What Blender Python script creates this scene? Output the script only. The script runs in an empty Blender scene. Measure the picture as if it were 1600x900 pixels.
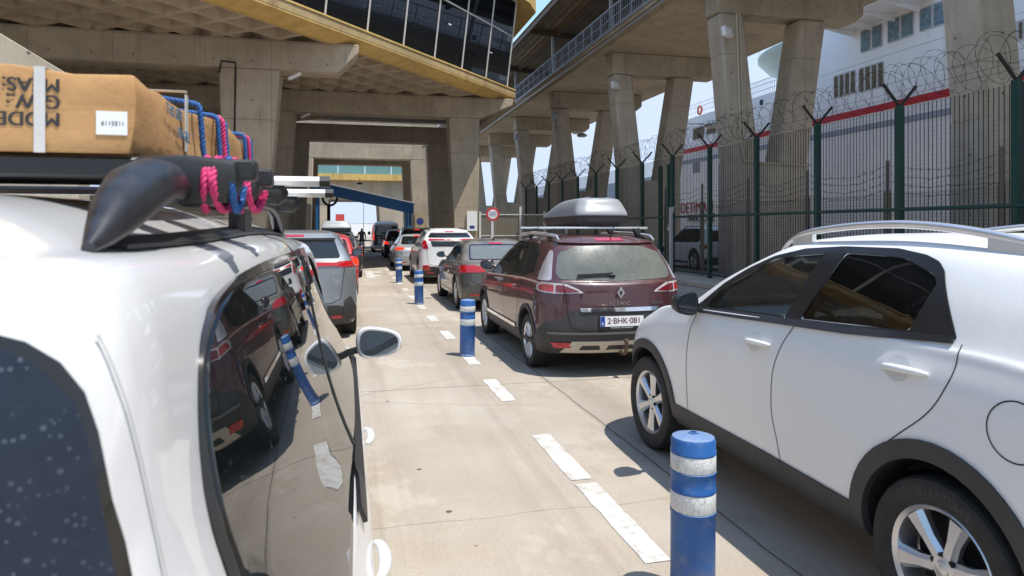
import bpy, bmesh, math, random
import numpy as np
from mathutils import Vector, Matrix
from mathutils.bvhtree import BVHTree
from mathutils.geometry import delaunay_2d_cdt, tessellate_polygon
R = math.radians
rng = random.Random(7)
scene = bpy.context.scene
col = scene.collection

# ---------------------------------------------------------------- camera, sky, sun, exposure
cam_d = bpy.data.cameras.new('camera'); cam = bpy.data.objects.new('camera', cam_d); col.objects.link(cam)
cam.location = (0, 0, 1.69); cam.rotation_euler = (R(90), 0, R(-13.5))
cam_d.sensor_width = 36; cam_d.lens = 24.0; cam_d.shift_y = -94/1600
cam_d.clip_start = 0.05; cam_d.clip_end = 6000
cam_d.dof.use_dof = True; cam_d.dof.focus_distance = 8.5; cam_d.dof.aperture_fstop = 7.1
scene.camera = cam
SUN_EL, SUN_AZ = R(71), R(138)          # azimuth clockwise from +Y
world = bpy.data.worlds.new('World'); scene.world = world; world.use_nodes = True
wn = world.node_tree; bg = wn.nodes['Background']
sky = wn.nodes.new('ShaderNodeTexSky'); sky.sky_type = 'NISHITA'; sky.sun_disc = False
sky.sun_elevation = SUN_EL; sky.sun_rotation = SUN_AZ; sky.air_density = 1.0; sky.dust_density = 0.3; sky.ozone_density = 3.0
cap = wn.nodes.new('ShaderNodeMix'); cap.data_type = 'RGBA'; cap.blend_type = 'DARKEN'; cap.inputs[0].default_value = 1.0
cap.inputs[7].default_value = (2.2, 2.62, 3.35, 1)          # keeps the hazy horizon from burning out
wn.links.new(sky.outputs[0], cap.inputs[6]); wn.links.new(cap.outputs[2], bg.inputs[0]); bg.inputs[1].default_value = 0.15
sun_d = bpy.data.lights.new('sun', 'SUN'); sun_d.energy = 2.7; sun_d.angle = R(0.53); sun_d.color = (1.0, 0.965, 0.91)
sun = bpy.data.objects.new('sun', sun_d); col.objects.link(sun)
sdir = Vector((math.sin(SUN_AZ)*math.cos(SUN_EL), math.cos(SUN_AZ)*math.cos(SUN_EL), math.sin(SUN_EL)))
sun.rotation_euler = sdir.to_track_quat('Z', 'Y').to_euler(); sun.location = sdir*60
vs = scene.view_settings; vs.view_transform = 'Standard'; vs.look = 'None'; vs.gamma = 1; vs.use_curve_mapping = False
vs.exposure = 1.12
scene.cycles.max_bounces = 8; scene.cycles.diffuse_bounces = 6; scene.cycles.glossy_bounces = 4
scene.cycles.transparent_max_bounces = 24; scene.cycles.use_denoising = True
scene.cycles.caustics_reflective = False; scene.cycles.caustics_refractive = False
scene.cycles.sample_clamp_indirect = 6

# ---------------------------------------------------------------- materials
class NT:
    def __init__(s, name):
        s.m = bpy.data.materials.new(name); s.m.use_nodes = True
        s.t = s.m.node_tree; s.b = s.t.nodes['Principled BSDF']
    def n(s, typ, ins=None, **kw):
        nd = s.t.nodes.new('ShaderNode'+typ)
        for k, v in kw.items(): setattr(nd, k, v)
        for k, v in (ins or {}).items():
            if isinstance(v, bpy.types.NodeSocket): s.t.links.new(v, nd.inputs[k])
            else: nd.inputs[k].default_value = v
        return nd
    def set(s, **kw):
        for k, v in kw.items():
            k = k.replace('_', ' ')
            if isinstance(v, bpy.types.NodeSocket): s.t.links.new(v, s.b.inputs[k])
            else: s.b.inputs[k].default_value = v
    def obj(s): return s.n('TexCoord').outputs['Object']
    def mapped(s, scale, src=None): return s.n('Mapping', {'Vector': src or s.obj(), 'Scale': scale}).outputs[0]
    def noise(s, scale, detail=4, rough=.55, vec=None):
        return s.n('TexNoise', {'Vector': vec or s.obj(), 'Scale': scale, 'Detail': detail, 'Roughness': rough}).outputs[0]
    def ramp(s, fac, stops):
        nd = s.n('ValToRGB', {'Fac': fac}); cr = nd.color_ramp
        while len(cr.elements) > 1: cr.elements.remove(cr.elements[-1])
        cr.elements[0].position = stops[0][0]; cr.elements[0].color = c4(stops[0][1])
        for p, c in stops[1:]:
            e = cr.elements.new(p); e.color = c4(c)
        return nd.outputs[0]
    def mix(s, fac, a, b, mode='MIX'):
        nd = s.n('Mix', data_type='RGBA', blend_type=mode)
        for idx, v in ((0, fac), (6, a), (7, b)):
            if isinstance(v, bpy.types.NodeSocket): s.t.links.new(v, nd.inputs[idx])
            else: nd.inputs[idx].default_value = v if idx == 0 else c4(v)
        return nd.outputs[2]
    def math(s, op, a, b=0.0):
        nd = s.n('Math', operation=op)
        for i, v in enumerate((a, b)):
            if isinstance(v, bpy.types.NodeSocket): s.t.links.new(v, nd.inputs[i])
            else: nd.inputs[i].default_value = v
        return nd.outputs[0]
    def bump(s, h, strength=.3, dist=.02):
        s.set(Normal=s.n('Bump', {'Height': h, 'Strength': strength, 'Distance': dist}).outputs[0])
    def rp(s, **kw):                                  # geometry sockets
        return s.n('NewGeometry').outputs[0]
def c4(c):
    if isinstance(c, (int, float)): return (c, c, c, 1)
    return tuple(c) if len(c) == 4 else (*c, 1)
MATS = {}
def mat(name, color, rough=.5, metal=0., coat=0., spec=.5, emit=None, estr=0., var=.06, vscale=6.):
    if name in MATS: return MATS[name]
    k = NT(name)
    n = k.noise(vscale, 5, .6)
    a = [min(1, c*(1-var)) for c in color]; b = [min(1, c*(1+var)) for c in color]
    k.set(Base_Color=k.ramp(n, [(.3, a), (.7, b)]), Roughness=rough, Metallic=metal, Coat_Weight=coat, Specular_IOR_Level=spec, Coat_Roughness=.04)
    if emit: k.set(Emission_Color=c4(emit), Emission_Strength=estr)
    MATS[name] = k.m; return k.m
def paint(name, color, dust=.25, dustcol=(.42, .36, .28), metal=0., rough=.32):
    if name in MATS: return MATS[name]
    k = NT(name)
    n1 = k.noise(3.0, 6, .65); n2 = k.noise(60, 3, .7)
    sep = k.n('SeparateXYZ', {0: k.n('NewGeometry').outputs['Normal']}).outputs[2]
    up = k.ramp(sep, [(.0, .25), (.9, 1.)])
    f = k.math('MULTIPLY', k.ramp(k.math('MULTIPLY', n1, n2), [(.12, 0), (.42, 1)]), dust)
    f = k.math('MULTIPLY', f, up)
    k.set(Base_Color=k.mix(f, color, dustcol), Metallic=metal, Roughness=k.ramp(f, [(0, rough), (.3, .6)]), Coat_Weight=.85, Coat_Roughness=.035, Coat_IOR=1.5)
    MATS[name] = k.m; return k.m
def glass_dark(name, color=(.008, .01, .012), dust=.0, dustcol=(.5, .5, .47), scale=70, ior=1.6, low=.58, width=.1, rough=.0):
    if name in MATS: return MATS[name]
    k = NT(name)
    sp = k.noise(scale, 3, .7); big = k.noise(2.2, 4, .6)
    f = k.math('MULTIPLY', k.ramp(sp, [(low, 0), (low+width, 1)]), k.ramp(big, [(.3, .4), (.7, 1)]))
    f = k.math('MULTIPLY', f, dust)
    k.set(Base_Color=k.mix(f, color, dustcol), Roughness=k.ramp(f, [(0, rough), (.4, .45)]), IOR=ior, Specular_IOR_Level=.5)
    MATS[name] = k.m; return k.m
def glass_clear(name, tint=(.55, .72, .68), dust=.06):
    if name in MATS: return MATS[name]
    k = NT(name); t = k.t
    fr = k.n('Fresnel', {'IOR': 1.6}).outputs[0]
    tr = k.n('BsdfTransparent', {'Color': c4(tint)}).outputs[0]
    gl = k.n('BsdfGlossy', {'Roughness': 0.0, 'Color': (1, 1, 1, 1)}).outputs[0]
    df = k.n('BsdfDiffuse', {'Color': (.5, .47, .42, 1)}).outputs[0]
    tl = k.n('BsdfTranslucent', {'Color': (.62, .72, .70, 1)}).outputs[0]
    ds = k.n('MixShader', {0: .5, 1: df, 2: tl}).outputs[0]
    m1 = k.n('MixShader', {0: k.math('MULTIPLY', k.noise(40, 4, .7), dust*2), 1: tr, 2: ds}).outputs[0]
    m2 = k.n('MixShader', {0: fr, 1: m1, 2: gl}).outputs[0]
    t.links.new(m2, t.nodes['Material Output'].inputs[0])
    MATS[name] = k.m; return k.m
def concrete(name, base, dark=.72, panel=(2.4, 1.2), stain=.35, joints=True):
    if name in MATS: return MATS[name]
    k = NT(name); o = k.obj()
    big = k.noise(.35, 5, .6); mid = k.noise(2.5, 6, .65); fine = k.noise(40, 3, .6)
    streak = k.noise(1.0, 5, .6, k.mapped((2.2, 2.2, .16)))
    c = k.ramp(big, [(.3, [x*dark for x in base]), (.7, [min(1, x*1.12) for x in base])])
    c = k.mix(k.ramp(mid, [(.42, .0), (.72, .45)]), c, [x*.62 for x in base])
    c = k.mix(k.ramp(streak, [(.5, 0), (.75, stain)]), c, (base[0]*.42, base[1]*.38, base[2]*.33))
    c = k.mix(k.ramp(fine, [(.35, .18), (.6, 0)]), c, [x*.5 for x in base])
    xyz = k.n('SeparateXYZ', {0: o})
    s = k.math('ADD', xyz.outputs[0], k.math('MULTIPLY', xyz.outputs[1], 1.0))
    board = k.math('FRACT', k.math('MULTIPLY', s, 6.3))
    c = k.mix(k.ramp(board, [(0, .22), (.06, 0), (.94, 0), (1, .22)]), c, [x*.55 for x in base])
    if joints:
        hx = k.math('SUBTRACT', k.math('FRACT', k.math('DIVIDE', s, panel[0]*.5)), .5); hz = k.math('SUBTRACT', k.math('FRACT', k.math('DIVIDE', xyz.outputs[2], panel[1]*1.1)), .5)
        hd = k.math('ADD', k.math('POWER', k.math('MULTIPLY', hx, panel[0]*.5), 2.0), k.math('POWER', k.math('MULTIPLY', hz, panel[1]*1.1), 2.0))
        c = k.mix(k.math('MULTIPLY', k.math('LESS_THAN', hd, .0011), .75), c, [x*.15 for x in base])
        rn = k.noise(1.0, 6, .7, k.mapped((5., 5., .35)))
        c = k.mix(k.ramp(rn, [(.60, 0), (.70, .5)]), c, (.20, .12, .065))
        jz = k.math('FRACT', k.math('DIVIDE', xyz.outputs[2], panel[1]*2.2)); js = k.math('FRACT', k.math('DIVIDE', s, panel[0]))
        jl = k.math('MAXIMUM', k.math('LESS_THAN', jz, .012), k.math('LESS_THAN', js, .010))
        c = k.mix(k.math('MULTIPLY', jl, .55), c, [x*.35 for x in base])
    k.set(Base_Color=c, Roughness=.9, Specular_IOR_Level=.25)
    h = k.math('ADD', fine, k.math('MULTIPLY', mid, 2.0)); k.bump(h, .25, .015)
    MATS[name] = k.m; return k.m

# ---------------------------------------------------------------- mesh helpers
class MB:
    def __init__(s): s.v = []; s.f = []; s.mi = []
    def add(s, vs, fs, mi=0):
        o = len(s.v); s.v += [tuple(v) for v in vs]; s.f += [tuple(i+o for i in f) for f in fs]; s.mi += [mi]*len(fs); return s
    def box(s, x0, x1, y0, y1, z0, z1, mi=0):
        return s.hexa([(x0,y0,z0),(x1,y0,z0),(x1,y1,z0),(x0,y1,z0),(x0,y0,z1),(x1,y0,z1),(x1,y1,z1),(x0,y1,z1)], mi)
    def hexa(s, p, mi=0):
        return s.add(p, [(0,3,2,1),(4,5,6,7),(0,1,5,4),(1,2,6,5),(2,3,7,6),(3,0,4,7)], mi)
    def prism(s, poly, d0, d1, axes='xyz', mi=0):      # poly in first two axes, extruded on the third
        n = len(poly); ix = ['xyz'.index(a) for a in axes]
        def pt(a, b, c):
            r = [0, 0, 0]; r[ix[0]] = a; r[ix[1]] = b; r[ix[2]] = c; return tuple(r)
        vs = [pt(a, b, d0) for a, b in poly]+[pt(a, b, d1) for a, b in poly]
        fs = [tuple(range(n))[::-1], tuple(range(n, 2*n))]+[(i, (i+1) % n, n+(i+1) % n, n+i) for i in range(n)]
        return s.add(vs, fs, mi)
    def bar(s, p, q, w, h=None, mi=0, up=(0, 0, 1)):
        h = h or w; p = Vector(p); q = Vector(q); d = (q-p).normalized(); u = Vector(up)
        if abs(d.dot(u)) > .98: u = Vector((0, 1, 0))
        a = d.cross(u).normalized()*w/2; b = a.cross(d).normalized()*h/2
        return s.hexa([p-a-b, p+a-b, q+a-b, q-a-b, p-a+b, p+a+b, q+a+b, q-a+b], mi)
    def tube(s, pts, r, n=8, mi=0, closed=False, cap=True):
        pts = [Vector(p) for p in pts]; m = len(pts); rs = r if isinstance(r, (list, tuple)) else [r]*m
        vs = []; fs = []; prev = None
        for i in range(m):
            d = (pts[(i+1) % m]-pts[i-1]) if closed else (pts[min(i+1, m-1)]-pts[max(i-1, 0)])
            d.normalize()
            a = prev-d*prev.dot(d) if prev is not None else d.orthogonal()
            if a.length < 1e-6: a = d.orthogonal()
            a.normalize(); prev = a; b = d.cross(a)
            for j in range(n):
                t = 2*math.pi*j/n; vs.append(pts[i]+(a*math.cos(t)+b*math.sin(t))*rs[i])
        for i in range(m if closed else m-1):
            i2 = (i+1) % m
            fs += [(i*n+j, i*n+(j+1) % n, i2*n+(j+1) % n, i2*n+j) for j in range(n)]
        if cap and not closed: fs += [tuple(range(n))[::-1], tuple(range((m-1)*n, m*n))]
        return s.add(vs, fs, mi)
    def lathe(s, prof, n=24, axis='z', c=(0, 0, 0), mi=0, mis=None):
        m = len(prof); vs = []
        for r, h in prof:
            for j in range(n):
                t = 2*math.pi*j/n; a, b = r*math.cos(t), r*math.sin(t)
                p = (a, b, h) if axis == 'z' else ((h, a, b) if axis == 'x' else (a, h, b))
                vs.append((p[0]+c[0], p[1]+c[1], p[2]+c[2]))
        o = len(s.v); s.v += vs
        for i in range(m-1):
            for j in range(n):
                s.f.append((o+i*n+j, o+i*n+(j+1) % n, o+(i+1)*n+(j+1) % n, o+(i+1)*n+j)); s.mi.append(mis[i] if mis else mi)
        return s
    def mesh(s, name, mats, smooth=None, weld=False):
        me = bpy.data.meshes.new(name); me.from_pydata(s.v, [], s.f)
        for m in (mats if isinstance(mats, (list, tuple)) else [mats]): me.materials.append(m)
        me.polygons.foreach_set('material_index', s.mi)
        bm = bmesh.new(); bm.from_mesh(me)
        if weld: bmesh.ops.remove_doubles(bm, verts=bm.verts, dist=1e-5)
        bmesh.ops.recalc_face_normals(bm, faces=bm.faces)
        if smooth is not None: soft(bm, smooth)
        bm.to_mesh(me); bm.free(); return me
    def build(s, name, mats, parent=None, smooth=None, **kw):
        return link(name, s.mesh(name, mats, smooth), parent, **kw)
def soft(bm, ang):
    for f in bm.faces: f.smooth = True
    a = R(ang)
    for e in bm.edges: e.smooth = not (len(e.link_faces) != 2 or e.calc_face_angle(0) > a)
def link(name, me, parent=None, **kw):
    o = bpy.data.objects.new(name, me); col.objects.link(o)
    if parent is not None: o.parent = parent
    tag(o, **kw); return o
def tag(o, label=None, cat=None, group=None, kind=None):
    if label: o['label'] = label
    if cat: o['category'] = cat
    if group: o['group'] = group
    if kind: o['kind'] = kind
    return o
def empty(name, loc=(0, 0, 0), rz=0., **kw):
    o = bpy.data.objects.new(name, None); col.objects.link(o); o.location = loc; o.rotation_euler = (0, 0, rz)
    o.empty_display_size = .2; tag(o, **kw); return o
def copy_tree(o, parent=None):
    c = o.copy(); col.objects.link(c); c.parent = parent
    for ch in list(o.children): copy_tree(ch, c)
    return c
def bevel_obj(o, w, seg=2, ang=30):
    bm = bmesh.new(); bm.from_mesh(o.data)
    es = [e for e in bm.edges if len(e.link_faces) == 2 and e.calc_face_angle(0) > R(ang)]
    bmesh.ops.bevel(bm, geom=es, offset=w, segments=seg, affect='EDGES', profile=.5)
    soft(bm, 40); bm.to_mesh(o.data); bm.free(); return o
def text_mesh(txt, size, m, extrude=.0006, align='CENTER', space=1.0):
    cu = bpy.data.curves.new('t', 'FONT'); cu.body = txt; cu.size = size; cu.align_x = align; cu.align_y = 'CENTER'; cu.extrude = extrude; cu.space_character = space
    o = bpy.data.objects.new('t', cu); col.objects.link(o)
    dg = bpy.context.evaluated_depsgraph_get(); me = bpy.data.meshes.new_from_object(o.evaluated_get(dg))
    bpy.data.objects.remove(o); me.materials.clear(); me.materials.append(m); return me
def text(name, txt, size, m, mtx, parent, bold=0., **kw):
    me = text_mesh(txt, size, m, **kw)
    if bold:
        me2 = me.copy(); bm = bmesh.new(); bm.from_mesh(me)
        me2.transform(Matrix.Translation((bold*size, 0, .0001))); bm.from_mesh(me2); bm.to_mesh(me); bm.free()
    me.transform(mtx); return link(name, me, parent)
def face_mtx(loc, xdir, ydir):
    x = Vector(xdir).normalized(); z = x.cross(Vector(ydir)).normalized(); y = z.cross(x)
    return Matrix(((x.x, y.x, z.x, loc[0]), (x.y, y.y, z.y, loc[1]), (x.z, y.z, z.z, loc[2]), (0, 0, 0, 1)))
def round_poly(pts, r, n=5):
    out = []; m = len(pts)
    for i in range(m):
        p = Vector(pts[i][:2]); a = Vector(pts[i-1][:2])-p; b = Vector(pts[(i+1) % m][:2])-p
        rr = pts[i][2] if len(pts[i]) > 2 else r
        if rr <= 0: out.append(tuple(p)); continue
        l = min(rr, a.length*.45, b.length*.45); A = p+a.normalized()*l; B = p+b.normalized()*l
        for k in range(n+1):
            t = k/n; out.append(tuple(A*(1-t)**2+p*2*t*(1-t)+B*t*t))
    return out
# ---------------------------------------------------------------- shared materials
M = {}
M['conc'] = concrete('weathered_concrete', (.49, .415, .315))
M['conc_light'] = concrete('pale_concrete', (.52, .45, .355))
M['conc_waffle'] = concrete('waffle_concrete', (.54, .455, .34), joints=False, stain=.2)
M['yellow'] = concrete('yellow_paint_on_concrete', (.68, .47, .17), dark=.8, stain=.5, joints=False)
M['yellow_top'] = concrete('stained_yellow_kerb', (.50, .36, .19), dark=.7, stain=.7, joints=False)
M['black_plastic'] = mat('black_plastic', (.018, .018, .019), .45)
M['clad'] = mat('grey_black_cladding', (.035, .034, .034), .55, var=.2)
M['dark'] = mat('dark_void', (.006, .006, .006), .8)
M['interior'] = mat('grey_cabin_trim', (.42, .43, .42), .8)
M['rubber'] = mat('tyre_rubber', (.022, .021, .02), .75, var=.35, vscale=18)
M['alloy'] = mat('silver_alloy', (.62, .62, .63), .3, .85)
M['alloy_dark'] = mat('dark_alloy', (.12, .12, .125), .35, .7)
M['chrome'] = mat('chrome', (.8, .8, .8), .08, 1.)
M['alu'] = mat('brushed_aluminium', (.72, .72, .72), .35, .8)
M['red_lens'] = mat('red_lens', (.42, .008, .012), .12, coat=1.)
M['red_lit'] = mat('lit_brake_lamp', (.8, .03, .01), .2, emit=(1, .03, .012), estr=.55)
M['lens_clear'] = mat('clear_lens', (.6, .6, .62), .1, coat=1.)
M['white'] = mat('white_sheet', (.78, .78, .77), .5)
M['text_dark'] = mat('dark_print', (.03, .028, .03), .7)
M['green'] = mat('dark_green_steel', (.006, .045, .034), .4)
M['galv'] = mat('galvanised_steel', (.42, .43, .44), .45, .5)
M['wire'] = mat('dark_wire', (.03, .027, .025), .6, .3)
M['glass_bld'] = glass_dark('tinted_curtain_wall_glass', (.006, .008, .012), .1, ior=1.55)
M['glass'] = glass_dark('tinted_car_glass', (.01, .012, .013), .12, ior=1.6)
M['frit'] = mat('black_glass_border', (.008, .008, .008), .12, coat=.6)

def road_mat():
    k = NT('sunlit_road_concrete'); o = k.obj(); xyz = k.n('SeparateXYZ', {0: o})
    big = k.noise(.22, 6, .6); mid = k.noise(1.6, 7, .7); fine = k.noise(55, 3, .7)
    long_ = k.noise(1.0, 6, .6, k.mapped((1.3, .12, 1)))
    c = k.ramp(big, [(.32, (.30, .258, .21)), (.5, (.37, .322, .265)), (.66, (.45, .40, .335))])
    c = k.mix(k.ramp(mid, [(.45, 0), (.7, .5)]), c, (.35, .27, .19))
    c = k.mix(k.ramp(long_, [(.5, 0), (.72, .45)]), c, (.29, .235, .175))
    c = k.mix(k.ramp(fine, [(.3, .35), (.5, 0)]), c, (.2, .16, .12))
    sp = k.n('TexVoronoi', {'Vector': o, 'Scale': 2.3}, feature='F1').outputs['Distance']
    c = k.mix(k.ramp(k.math('ADD', sp, k.math('MULTIPLY', k.noise(30, 3, .6), .04)), [(.055, .85), (.072, 0)]), c, (.06, .05, .042))
    sp2 = k.n('TexVoronoi', {'Vector': o, 'Scale': 7.5}, feature='F1'); rn2 = k.n('SeparateColor', {0: sp2.outputs['Color']}).outputs[0]
    c = k.mix(k.math('MULTIPLY', k.math('LESS_THAN', sp2.outputs['Distance'], k.math('MULTIPLY', k.math('SUBTRACT', rn2, .55), .22)), .55), c, (.11, .09, .075))
    tm = k.noise(1.0, 6, .7, k.mapped((3.2, .09, 1))); tw = k.ramp(k.math('ABSOLUTE', k.math('SUBTRACT', k.math('ABSOLUTE', k.math('SUBTRACT', xyz.outputs[0], .75)), .55)), [(0, 1), (.35, 0)])
    c = k.mix(k.math('MULTIPLY', k.ramp(tm, [(.42, 0), (.62, .5)]), tw), c, (.20, .165, .13))
    pt = k.noise(.55, 5, .75, k.mapped((1, .6, 1)))
    c = k.mix(k.ramp(pt, [(.55, 0), (.60, .35)]), c, (.50, .45, .385)); c = k.mix(k.ramp(pt, [(.36, .3), (.42, 0)]), c, (.24, .19, .145))
    oil = k.noise(.8, 5, .6, k.mapped((1.2, .35, 1)))
    lane = k.ramp(k.math('ABSOLUTE', k.math('SUBTRACT', xyz.outputs[0], 3.1)), [(0, 1), (1.1, .5), (1.4, 0)])
    c = k.mix(k.math('MULTIPLY', k.ramp(oil, [(.42, 0), (.62, .55)]), lane), c, (.13, .11, .09))
    wob = k.math('MULTIPLY', k.math('SUBTRACT', k.noise(3, 3, .6), .5), .03)
    def line(co, pos, w): return k.math('LESS_THAN', k.math('ABSOLUTE', k.math('ADD', k.math('SUBTRACT', co, pos), wob)), w)
    j = line(xyz.outputs[0], 2.14, .007)
    j = k.math('MAXIMUM', j, line(xyz.outputs[0], -2.6, .008)); j = k.math('MAXIMUM', j, line(xyz.outputs[0], 6.6, .008))
    fy = k.math('SUBTRACT', k.math('FRACT', k.math('DIVIDE', k.math('SUBTRACT', xyz.outputs[1], 2.2), 4.9)), .02)
    j = k.math('MAXIMUM', j, k.math('LESS_THAN', k.math('ABSOLUTE', k.math('ADD', fy, k.math('MULTIPLY', wob, .25))), .0016))
    cr = k.n('TexVoronoi', {'Vector': k.mapped((.33, .5, 1), k.mix(.12, o, k.n('TexNoise', {'Vector': o, 'Scale': 1.5, 'Detail': 6}).outputs[1])), 'Scale': 1.}, feature='DISTANCE_TO_EDGE').outputs[0]
    crk = k.math('MULTIPLY', k.math('LESS_THAN', cr, .0022), k.ramp(big, [(.45, 0), (.55, 1)]))
    c = k.mix(k.math('MULTIPLY', j, .8), c, (.06, .05, .04)); c = k.mix(k.math('MULTIPLY', crk, .5), c, (.1, .08, .06))
    k.set(Base_Color=c, Roughness=.88, Specular_IOR_Level=.25)
    k.bump(k.math('ADD', fine, k.math('MULTIPLY', mid, 1.5)), .3, .008)
    return k.m
M['road'] = road_mat()
def line_paint():
    k = NT('worn_white_road_paint')
    n = k.noise(14, 6, .75); n2 = k.noise(2.5, 4, .6)
    f = k.ramp(k.math('ADD', k.math('MULTIPLY', n, .7), k.math('MULTIPLY', n2, .4)), [(.50, 0), (.64, .8)])
    k.set(Base_Color=k.mix(f, (.56, .55, .525), (.37, .32, .26)), Roughness=.8); return k.m
M['line'] = line_paint()

# ---------------------------------------------------------------- ground
def sheet(name, x0, x1, y0, y1, z, m, nx=1, ny=1, kind='structure', **kw):
    b = MB(); vs = [(x0+(x1-x0)*i/nx, y0+(y1-y0)*j/ny, z) for j in range(ny+1) for i in range(nx+1)]
    b.add(vs, [(j*(nx+1)+i, j*(nx+1)+i+1, (j+1)*(nx+1)+i+1, (j+1)*(nx+1)+i) for j in range(ny) for i in range(nx)])
    return b.build(name, m, kind=kind, **kw)
def ground_mat():
    k = NT('dusty_quay_ground'); n = k.noise(.15, 6, .6)
    k.set(Base_Color=k.ramp(n, [(.3, (.3, .265, .22)), (.7, (.42, .37, .31))]), Roughness=.92); return k.m
sheet('ground', -2500, 2500, -60, 4000, -.004, ground_mat())
sheet('road', -16, 9.6, -20, 140, 0, M['road'])
kb = MB().box(9.6, 10.95, -20, 60, -.02, .13); kb.build('pavement', M['conc_light'], kind='structure')
mk = MB()
for y0, y1 in [(1.2, 2.2), (3.18, 4.27), (4.34, 5.36), (6.48, 7.45), (8.3, 8.95), (10.3, 11.15), (12.3, 13.1), (14.2, 15.0), (16.3, 17.1), (18.5, 19.3), (20.6, 21.5), (22.8, 23.7), (25, 26), (27.4, 28.5), (30, 31), (33, 34), (36, 37), (39, 40), (42, 43)]:
    a = .075; n = 7
    L = [(1.525-a+rng.uniform(-.006, .006), y0+(y1-y0)*i/n) for i in range(n+1)]; Rr = [(1.525+a+rng.uniform(-.006, .006), y0+(y1-y0)*i/n) for i in range(n+1)]
    mk.add([(x, y, .004) for x, y in L+Rr], [(i, n+1+i, n+2+i, i+1) for i in range(n)])
mk.build('road_marking', M['line'], kind='structure')
am = MB()                                             # painted arrow in the left lane
for (x0, x1, y0, y1) in ((.62, .9, 23.4, 27.2), (.9, 1.25, 26.2, 26.9), (.9, 1.15, 24.3, 24.9)):
    am.add([(x0, y0, .004), (x1, y0, .004), (x1, y1, .004), (x0, y1, .004)], [(0, 1, 2, 3)])
am.build('road_arrow', M['line'], kind='structure')
sheet('sea', 24.5, 2500, -60, 4000, .02, mat('sea_water', (.02, .06, .09), .12, var=.2, vscale=.3))

# ---------------------------------------------------------------- terminal building with waffle deck
tb = empty('terminal_building', (-4, 30, 0), label='concrete terminal with yellow slab edge and dark tilted curtain wall over the lanes', cat='building')
def wl(o): o.matrix_parent_inverse = Matrix.Translation(-o.parent.location); return o
P0 = Vector((-3.43, 20.26)); E = Vector((11.32, 13.14)).normalized(); N = Vector((-E.y, E.x)); AC = 17.35
def en(a, b): p = P0+E*a+N*b; return p.x, p.y
ZS = 8.0
wf = MB(); cs = 1.12
for ia in range(-26, 16):
    for ib in range(0, 46):
        a0 = AC-.35-(ia+27)*cs; b0 = .45+ib*cs
        ctr = en(a0+cs/2, b0+cs/2)
        if ctr[0] > 7.3 or ctr[1] > 45.4 or ctr[0] < -27 or ctr[1] < 2: continue
        r = .085; t = .25; h = .62
        def q(u, v, z): x, y = en(a0+u*cs, b0+v*cs); return (x, y, z)
        o = [q(0, 0, ZS), q(1, 0, ZS), q(1, 1, ZS), q(0, 1, ZS)]; i1 = [q(r, r, ZS), q(1-r, r, ZS), q(1-r, 1-r, ZS), q(r, 1-r, ZS)]
        i2 = [q(t, t, ZS+h), q(1-t, t, ZS+h), q(1-t, 1-t, ZS+h), q(t, 1-t, ZS+h)]
        wf.add(o+i1+i2, [(k, (k+1) % 4, 4+(k+1) % 4, 4+k) for k in range(4)]+[(4+k, 4+(k+1) % 4, 8+(k+1) % 4, 8+k) for k in range(4)]+[(8, 9, 10, 11)])
wl(wf.build('waffle_slab', M['conc_waffle'], tb))
A0 = -27.0
plan = [en(A0, .2), en(AC-.1, .2), (8.1, 46), (-30, 46), (-30, 6)]
sl = MB().prism(plan, ZS+.64, ZS+.70); wl(sl.build('deck_slab', M['conc'], tb))
# fascia: bevelled yellow lip + upright kerb
def along(prof, a0, a1, m, name, end_b=True):
    b = MB(); n = len(prof)
    vs = [(*en(a0, x), z) for x, z in prof]+[(*en(a1, x), z) for x, z in prof]
    b.add(vs, [(i, (i+1) % n, n+(i+1) % n, n+i) for i in range(n)]+[tuple(range(n)), tuple(range(n, 2*n))])
    return wl(b.build(name, m, tb))
along([(.5, ZS), (.25, ZS-.03), (-.32, ZS+.2), (-.32, ZS+.26), (.5, ZS+.26)], A0, AC, M['yellow'], 'slab_edge')
along([(-.33, ZS+.262), (-.33, ZS+.54), (.42, ZS+.54), (.42, ZS+.262)], A0, AC+.003, M['yellow_top'], 'edge_kerb')
along([(-.36, ZS+.542), (-.36, ZS+.60), (.3, ZS+.60), (.3, ZS+.542)], A0, AC+.01, M['yellow'], 'sill_rail')
side = MB().prism([en(AC, -.32), (8.42, 34.4), (8.42, 46), (7.9, 46), (7.9, 34.6), en(AC-.2, .5)], ZS-.01, ZS+.56)
wl(side.build('side_edge', M['conc'], tb))
# curtain wall, leaning outwards
ZB, ZT, ZTOP = ZS+.605, ZS+3.25, ZS+4.95
lean = .13
def cw(a, z): x, y = en(a, .12-(z-ZB)*lean); return (x, y, z)
mul = MB(); cols_a = [AC-.1-2.17*i for i in range(0, 19)]
for i in range(len(cols_a)-1):
    a1, a0 = cols_a[i], cols_a[i+1]
    for z0, z1 in ((ZB, ZT), (ZT, ZTOP)):
        p = [Vector(cw(a0, z0)), Vector(cw(a1, z0)), Vector(cw(a1, z1)), Vector(cw(a0, z1))]
        nn = Vector((N.x, N.y, 0))*.02
        j = Vector((rng.uniform(-.006, .006), rng.uniform(-.006, .006), 0))
        b = MB().hexa([p[0]+j, p[1], p[1]+nn, p[0]+nn, p[3], p[2]+j, p[2]+nn, p[3]+nn]); wl(b.build('window_pane', M['glass_bld'], tb))
for a in cols_a: mul.bar(cw(a, ZB), cw(a, ZTOP), .06, .09)
for z in (ZB+.03, ZT, ZTOP): mul.bar(cw(cols_a[-1], z), cw(AC-.1, z), .05, .07)
wl(mul.build('mullion', mat('pale_mullion', (.6, .58, .55), .5), tb))
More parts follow.
